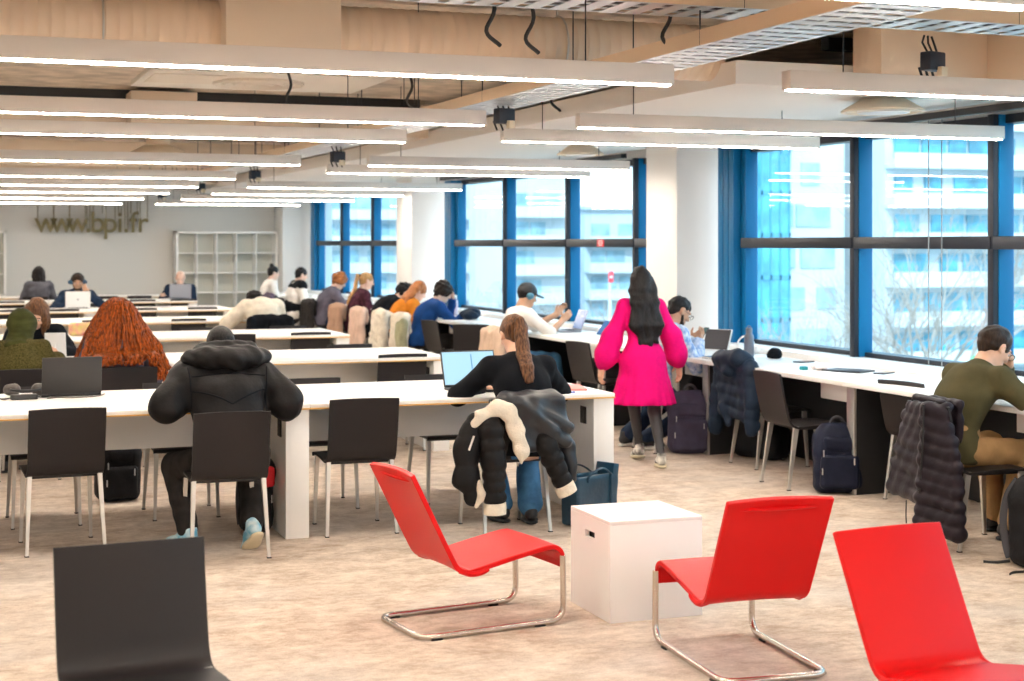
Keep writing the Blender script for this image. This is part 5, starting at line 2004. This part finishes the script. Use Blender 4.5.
def pjack_parts(t):
    s = SDF(); s.cap((-.13, -.29, .815), (.13, -.29, .805), .022, .022, .01); s.build('collar', F_puff, t, .008, (.003, 30), 2)
    MB().tube(spline([(.105, -.395, .80), (.10, -.40, .55), (.06, -.40, .2)], 6), .006, 6).build('zipper', M_black, t)
    MB().tube(spline([(-.12, -.36, .24), (-.115, -.365, .16), (-.12, -.36, .11)], 5), .004, 6).build('drawcord', M_black, t)


coat('plum black puffer jacket over the chair of the reader in olive', (5.45, 7.26, 0), -92, F_puff, name='puffer_jacket', fn=pjack, parts=pjack_parts, generic=False, res=.008, wr=(.009, 30), seed=6)
# ------------------------------------------------------------------ outside
G_ = -10.5
M_ground = mat('outside_ground', (.36, .37, .34), .95, var=.3, vscale=.15)
struct('exterior_ground', MB().box((100, 80, G_ - .5), (190, 260, 1)), M_ground)
M_fac = mat('facade_white', (.56, .60, .63), .8, var=.04, vscale=.3)
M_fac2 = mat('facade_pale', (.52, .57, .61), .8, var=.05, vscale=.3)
M_cyan = mat('glazing_cyan', (.06, .30, .42), .12, var=.35, vscale=.5, spec=.8)
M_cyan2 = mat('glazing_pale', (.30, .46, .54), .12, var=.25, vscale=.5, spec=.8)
M_slabe = mat('slab_edge', (.60, .63, .65), .8)


def building(name, label, x0, x1, y, z1, depth, bands, wall=M_fac, glass=M_cyan, floor=3.0, balcony=True, seedv=1, vstrip=None):
    t = thing('apartment_building', label, 'building', ((x0 + x1) / 2, y, G_))
    W = x1 - x0
    H = z1 - G_
    MB().box((0, depth / 2 + .3, H / 2), (W, depth, H)).build('wall', wall, t)
    rg = random.Random(seedv)
    n = int(H / floor)
    for k in range(n):
        z = k * floor + 1.55
        w = MB()
        x = -W / 2 + .8
        while x < W / 2 - 1.2:
            ww = rg.choice([1.6, 2.2, 3.0])
            if x + ww > W / 2 - .4: break
            w.box((x + ww / 2, .25, z), (ww, .2, 1.7))
            x += ww + rg.choice([.25, .5, 1.1])
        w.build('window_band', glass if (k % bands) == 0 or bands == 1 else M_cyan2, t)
        if balcony:
            b = MB()
            b.box((0, -.35, z - 1.55), (W, 1.4, .25)).box((0, -1.0, z - 1.0), (W, .08, .95))
            b.build('balcony', M_slabe, t)
    if vstrip:
        MB().box(((vstrip[0] + vstrip[1]) / 2, -.4, H / 2), (vstrip[1] - vstrip[0], 1.2, H)).build('stair_tower', M_cyan, t)
        q = MB()
        for k in range(n): q.box(((vstrip[0] + vstrip[1]) / 2, -1.02, k * floor), (vstrip[1] - vstrip[0] + .2, .1, .35))
        for xx in np.linspace(vstrip[0], vstrip[1], 4): q.box((xx, -1.02, H / 2), (.14, .1, H))
        q.build('tower_frame', mat('tower_frame', (.08, .28, .40), .5), t)
    MB().box((0, depth / 2, H + .2), (W + .6, depth + .6, .4)).build('roof', M_fac2, t)
    return t


building('b', 'white apartment block with cyan window bands seen through the nearest windows', 67.2, 112, 100, 26, 14, 1, M_fac, M_cyan, 3.0, True, 4)
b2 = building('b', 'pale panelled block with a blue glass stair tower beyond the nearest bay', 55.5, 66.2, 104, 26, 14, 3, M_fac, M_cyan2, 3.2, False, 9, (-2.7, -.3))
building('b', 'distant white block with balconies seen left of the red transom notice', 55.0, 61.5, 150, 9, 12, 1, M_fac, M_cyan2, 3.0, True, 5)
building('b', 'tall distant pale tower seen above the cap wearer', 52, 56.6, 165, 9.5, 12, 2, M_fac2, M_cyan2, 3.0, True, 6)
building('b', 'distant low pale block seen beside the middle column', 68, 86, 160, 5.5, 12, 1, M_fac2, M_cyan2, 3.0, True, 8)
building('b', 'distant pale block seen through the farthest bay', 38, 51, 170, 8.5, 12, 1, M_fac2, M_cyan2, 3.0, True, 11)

M_bark = mat('bark', (.36, .30, .26), .95)


def bare_tree(label, x, y, h, seed, m=M_bark, spread=.55):
    t = thing('bare_tree', label, 'tree', (x, y, G_), 0, 'bare trees outside')
    rg = random.Random(seed)
    tr = MB(); br = MB()
    tr.tube([(0, 0, 0), (.1, 0, h * .2), (0, .1, h * .36)], [.26, .2, .16], 7)

    def grow(mb, p, d, L, r, lev):
        q = p + d * L
        mid = p + d * L * .5 + Vector((rg.uniform(-1, 1), rg.uniform(-1, 1), 0)) * L * .06
        mb.tube([p, mid, q], [r, r * .8, r * .55], 4 if lev > 1 else 6)
        if lev >= 5: return
        for k in range(3 if lev < 4 else 3):
            nd = (d + Vector((rg.uniform(-1, 1), rg.uniform(-1, 1), rg.uniform(-.35, .75))) * spread * 1.25).normalized()
            grow(mb, p + d * L * rg.uniform(.55, 1.0), nd, L * rg.uniform(.62, .82), r * .55, lev + 1)

    for k in range(4):
        a = k * PI / 2 + rg.uniform(-.4, .4)
        grow(br, Vector((0, .1, h * .34)), Vector((math.cos(a) * .6, math.sin(a) * .6, 1)).normalized(), h * .21, .10, 0)
    tr.build('trunk', m, t)
    br.build('branches', m, t)
    return t


for i, (x, y, h, lb) in enumerate([(27.0, 46, 11.5, 'bare tree outside in front of the glass stair tower'),
                                   (31.2, 46.5, 13.5, 'bare tree outside in front of the white block, left one'),
                                   (34.3, 47, 16.0, 'tall bare tree outside in front of the white block, over the reader in olive'),
                                   (27, 62, 12, 'bare tree outside seen just left of the pink dress'),
                                   (23, 64, 12, 'bare tree outside seen above the open laptop on the bench'),
                                   (25.7, 66, 11, 'bare tree outside seen above the cap wearer'),
                                   (17.7, 68, 11, 'bare tree outside seen through the farthest bay')]):
    bare_tree(lb, x, y, h, 20 + i)

# evergreen shrub top
t = thing('green_tree', 'small bright green tree top outside behind the reader in olive', 'tree', (28.0, 37.2, G_))
MB().cyl((0, 0, 0), (0, 0, 8.0), .12, .06, 8).build('trunk', M_bark, t)
rg = random.Random(5)
lf = MB()
for i in range(900):
    a, r = rg.uniform(0, 2 * PI), rg.uniform(0, .9) ** .6
    p = Vector((r * math.cos(a) * .9, r * math.sin(a) * .9, 8.2 + rg.uniform(-.6, .7) * (1.1 - r)))
    s_ = rg.uniform(.07, .13)
    M = Matrix.Rotation(rg.uniform(0, 6), 3, 'Z') @ Matrix.Rotation(rg.uniform(-1, 1), 3, 'X')
    lf.box(p, (s_, s_ * 1.6, .012), M)
lf.build('foliage', mat('leaf_green', (.05, .42, .20), .7, var=.3, vscale=3), t)

# red and white road sign far outside; red notice on the transom
t = thing('road_sign', 'small red sign on a post far outside, seen left of the black hair', 'road sign', (20.4, 46.0, G_))
MB().cyl((0, 0, 0), (0, 0, 11.3), .06, n=8).build('post', mat('post_grey', (.5, .5, .5), .6), t)
MB().box((0, -.08, 11.1), (.17, .06, .36), bev=.02).build('sign_board', mat('sign_red', (.85, .05, .07), .6), t)
MB().box((0, -.115, 11.1), (.09, .008, .07)).build('white_mark', M_slabe, t)
nt_ = thing('notice_sticker', 'small red notice with white lines stuck on the transom above the pink dress', 'notice', (XW - .148, 15.02, 1.685))
MB().box((0, 0, 0), (.004, .17, .075)).build('red_field', mat('notice_red', (.82, .05, .06), .6), nt_)
q = MB()
for zz, wd in ((.022, .11), (.0, .13), (-.022, .09)): q.box((-.003, 0, zz), (.002, wd, .009))
q.build('text_lines', mat('notice_white', (.85, .80, .80), .6), nt_)

# ------------------------------------------------------------------ sky, sun, camera
w = bpy.data.worlds.new('sky')
SC.world = w
w.use_nodes = True
nt = w.node_tree
bg = nt.nodes['Background']
tc = nt.nodes.new('ShaderNodeTexCoord')
mp = nt.nodes.new('ShaderNodeMapping'); mp.inputs['Scale'].default_value = (1, 1, 2.5)
nz = nt.nodes.new('ShaderNodeTexNoise'); nz.inputs['Scale'].default_value = 2.2; nz.inputs['Detail'].default_value = 5
rp = nt.nodes.new('ShaderNodeValToRGB')
rp.color_ramp.elements[0].position = .35; rp.color_ramp.elements[0].color = (.62, .82, 1.0, 1)
rp.color_ramp.elements[1].position = .62; rp.color_ramp.elements[1].color = (.92, .97, 1.0, 1)
nt.links.new(tc.outputs['Generated'], mp.inputs['Vector']); nt.links.new(mp.outputs[0], nz.inputs['Vector'])
nt.links.new(nz.outputs['Fac'], rp.inputs['Fac']); nt.links.new(rp.outputs['Color'], bg.inputs['Color'])
bg.inputs['Strength'].default_value = SKY_STR
sl = bpy.data.lights.new('sun', 'SUN')
sl.energy = SUN_STR
sl.angle = rad(3)
sl.color = (1, .97, .93)
so = bpy.data.objects.new('sun', sl)
COL.objects.link(so)
so.rotation_euler = (rad(52), 0, rad(-28))     # from behind the viewer, on the facades across the street

cam = bpy.data.cameras.new('camera')
cam.sensor_width = 36.0
cam.lens = 1550 / 1024 * 36.0
cam.shift_y = (340.5 - 243.5) / 1024 * -1.0
cam.clip_end = 600
cam.clip_start = .05
cam.dof.use_dof = True
cam.dof.focus_distance = 7.6
cam.dof.aperture_fstop = 3.6
co = bpy.data.objects.new('camera', cam)
COL.objects.link(co)
co.location = (0, 0, 1.68)
co.rotation_euler = (rad(90), 0, rad(-20.3))
SC.camera = co
vs = SC.view_settings
vs.view_transform = 'Standard'
vs.look = 'None'
vs.exposure = EXPO
vs.gamma = 1.0
vs.use_curve_mapping = False
cy = SC.cycles
cy.use_denoising = True
cy.max_bounces = 10
cy.diffuse_bounces = 5
cy.transparent_max_bounces = 12
cy.sample_clamp_indirect = 6
cy.caustics_reflective = False
cy.caustics_refractive = False
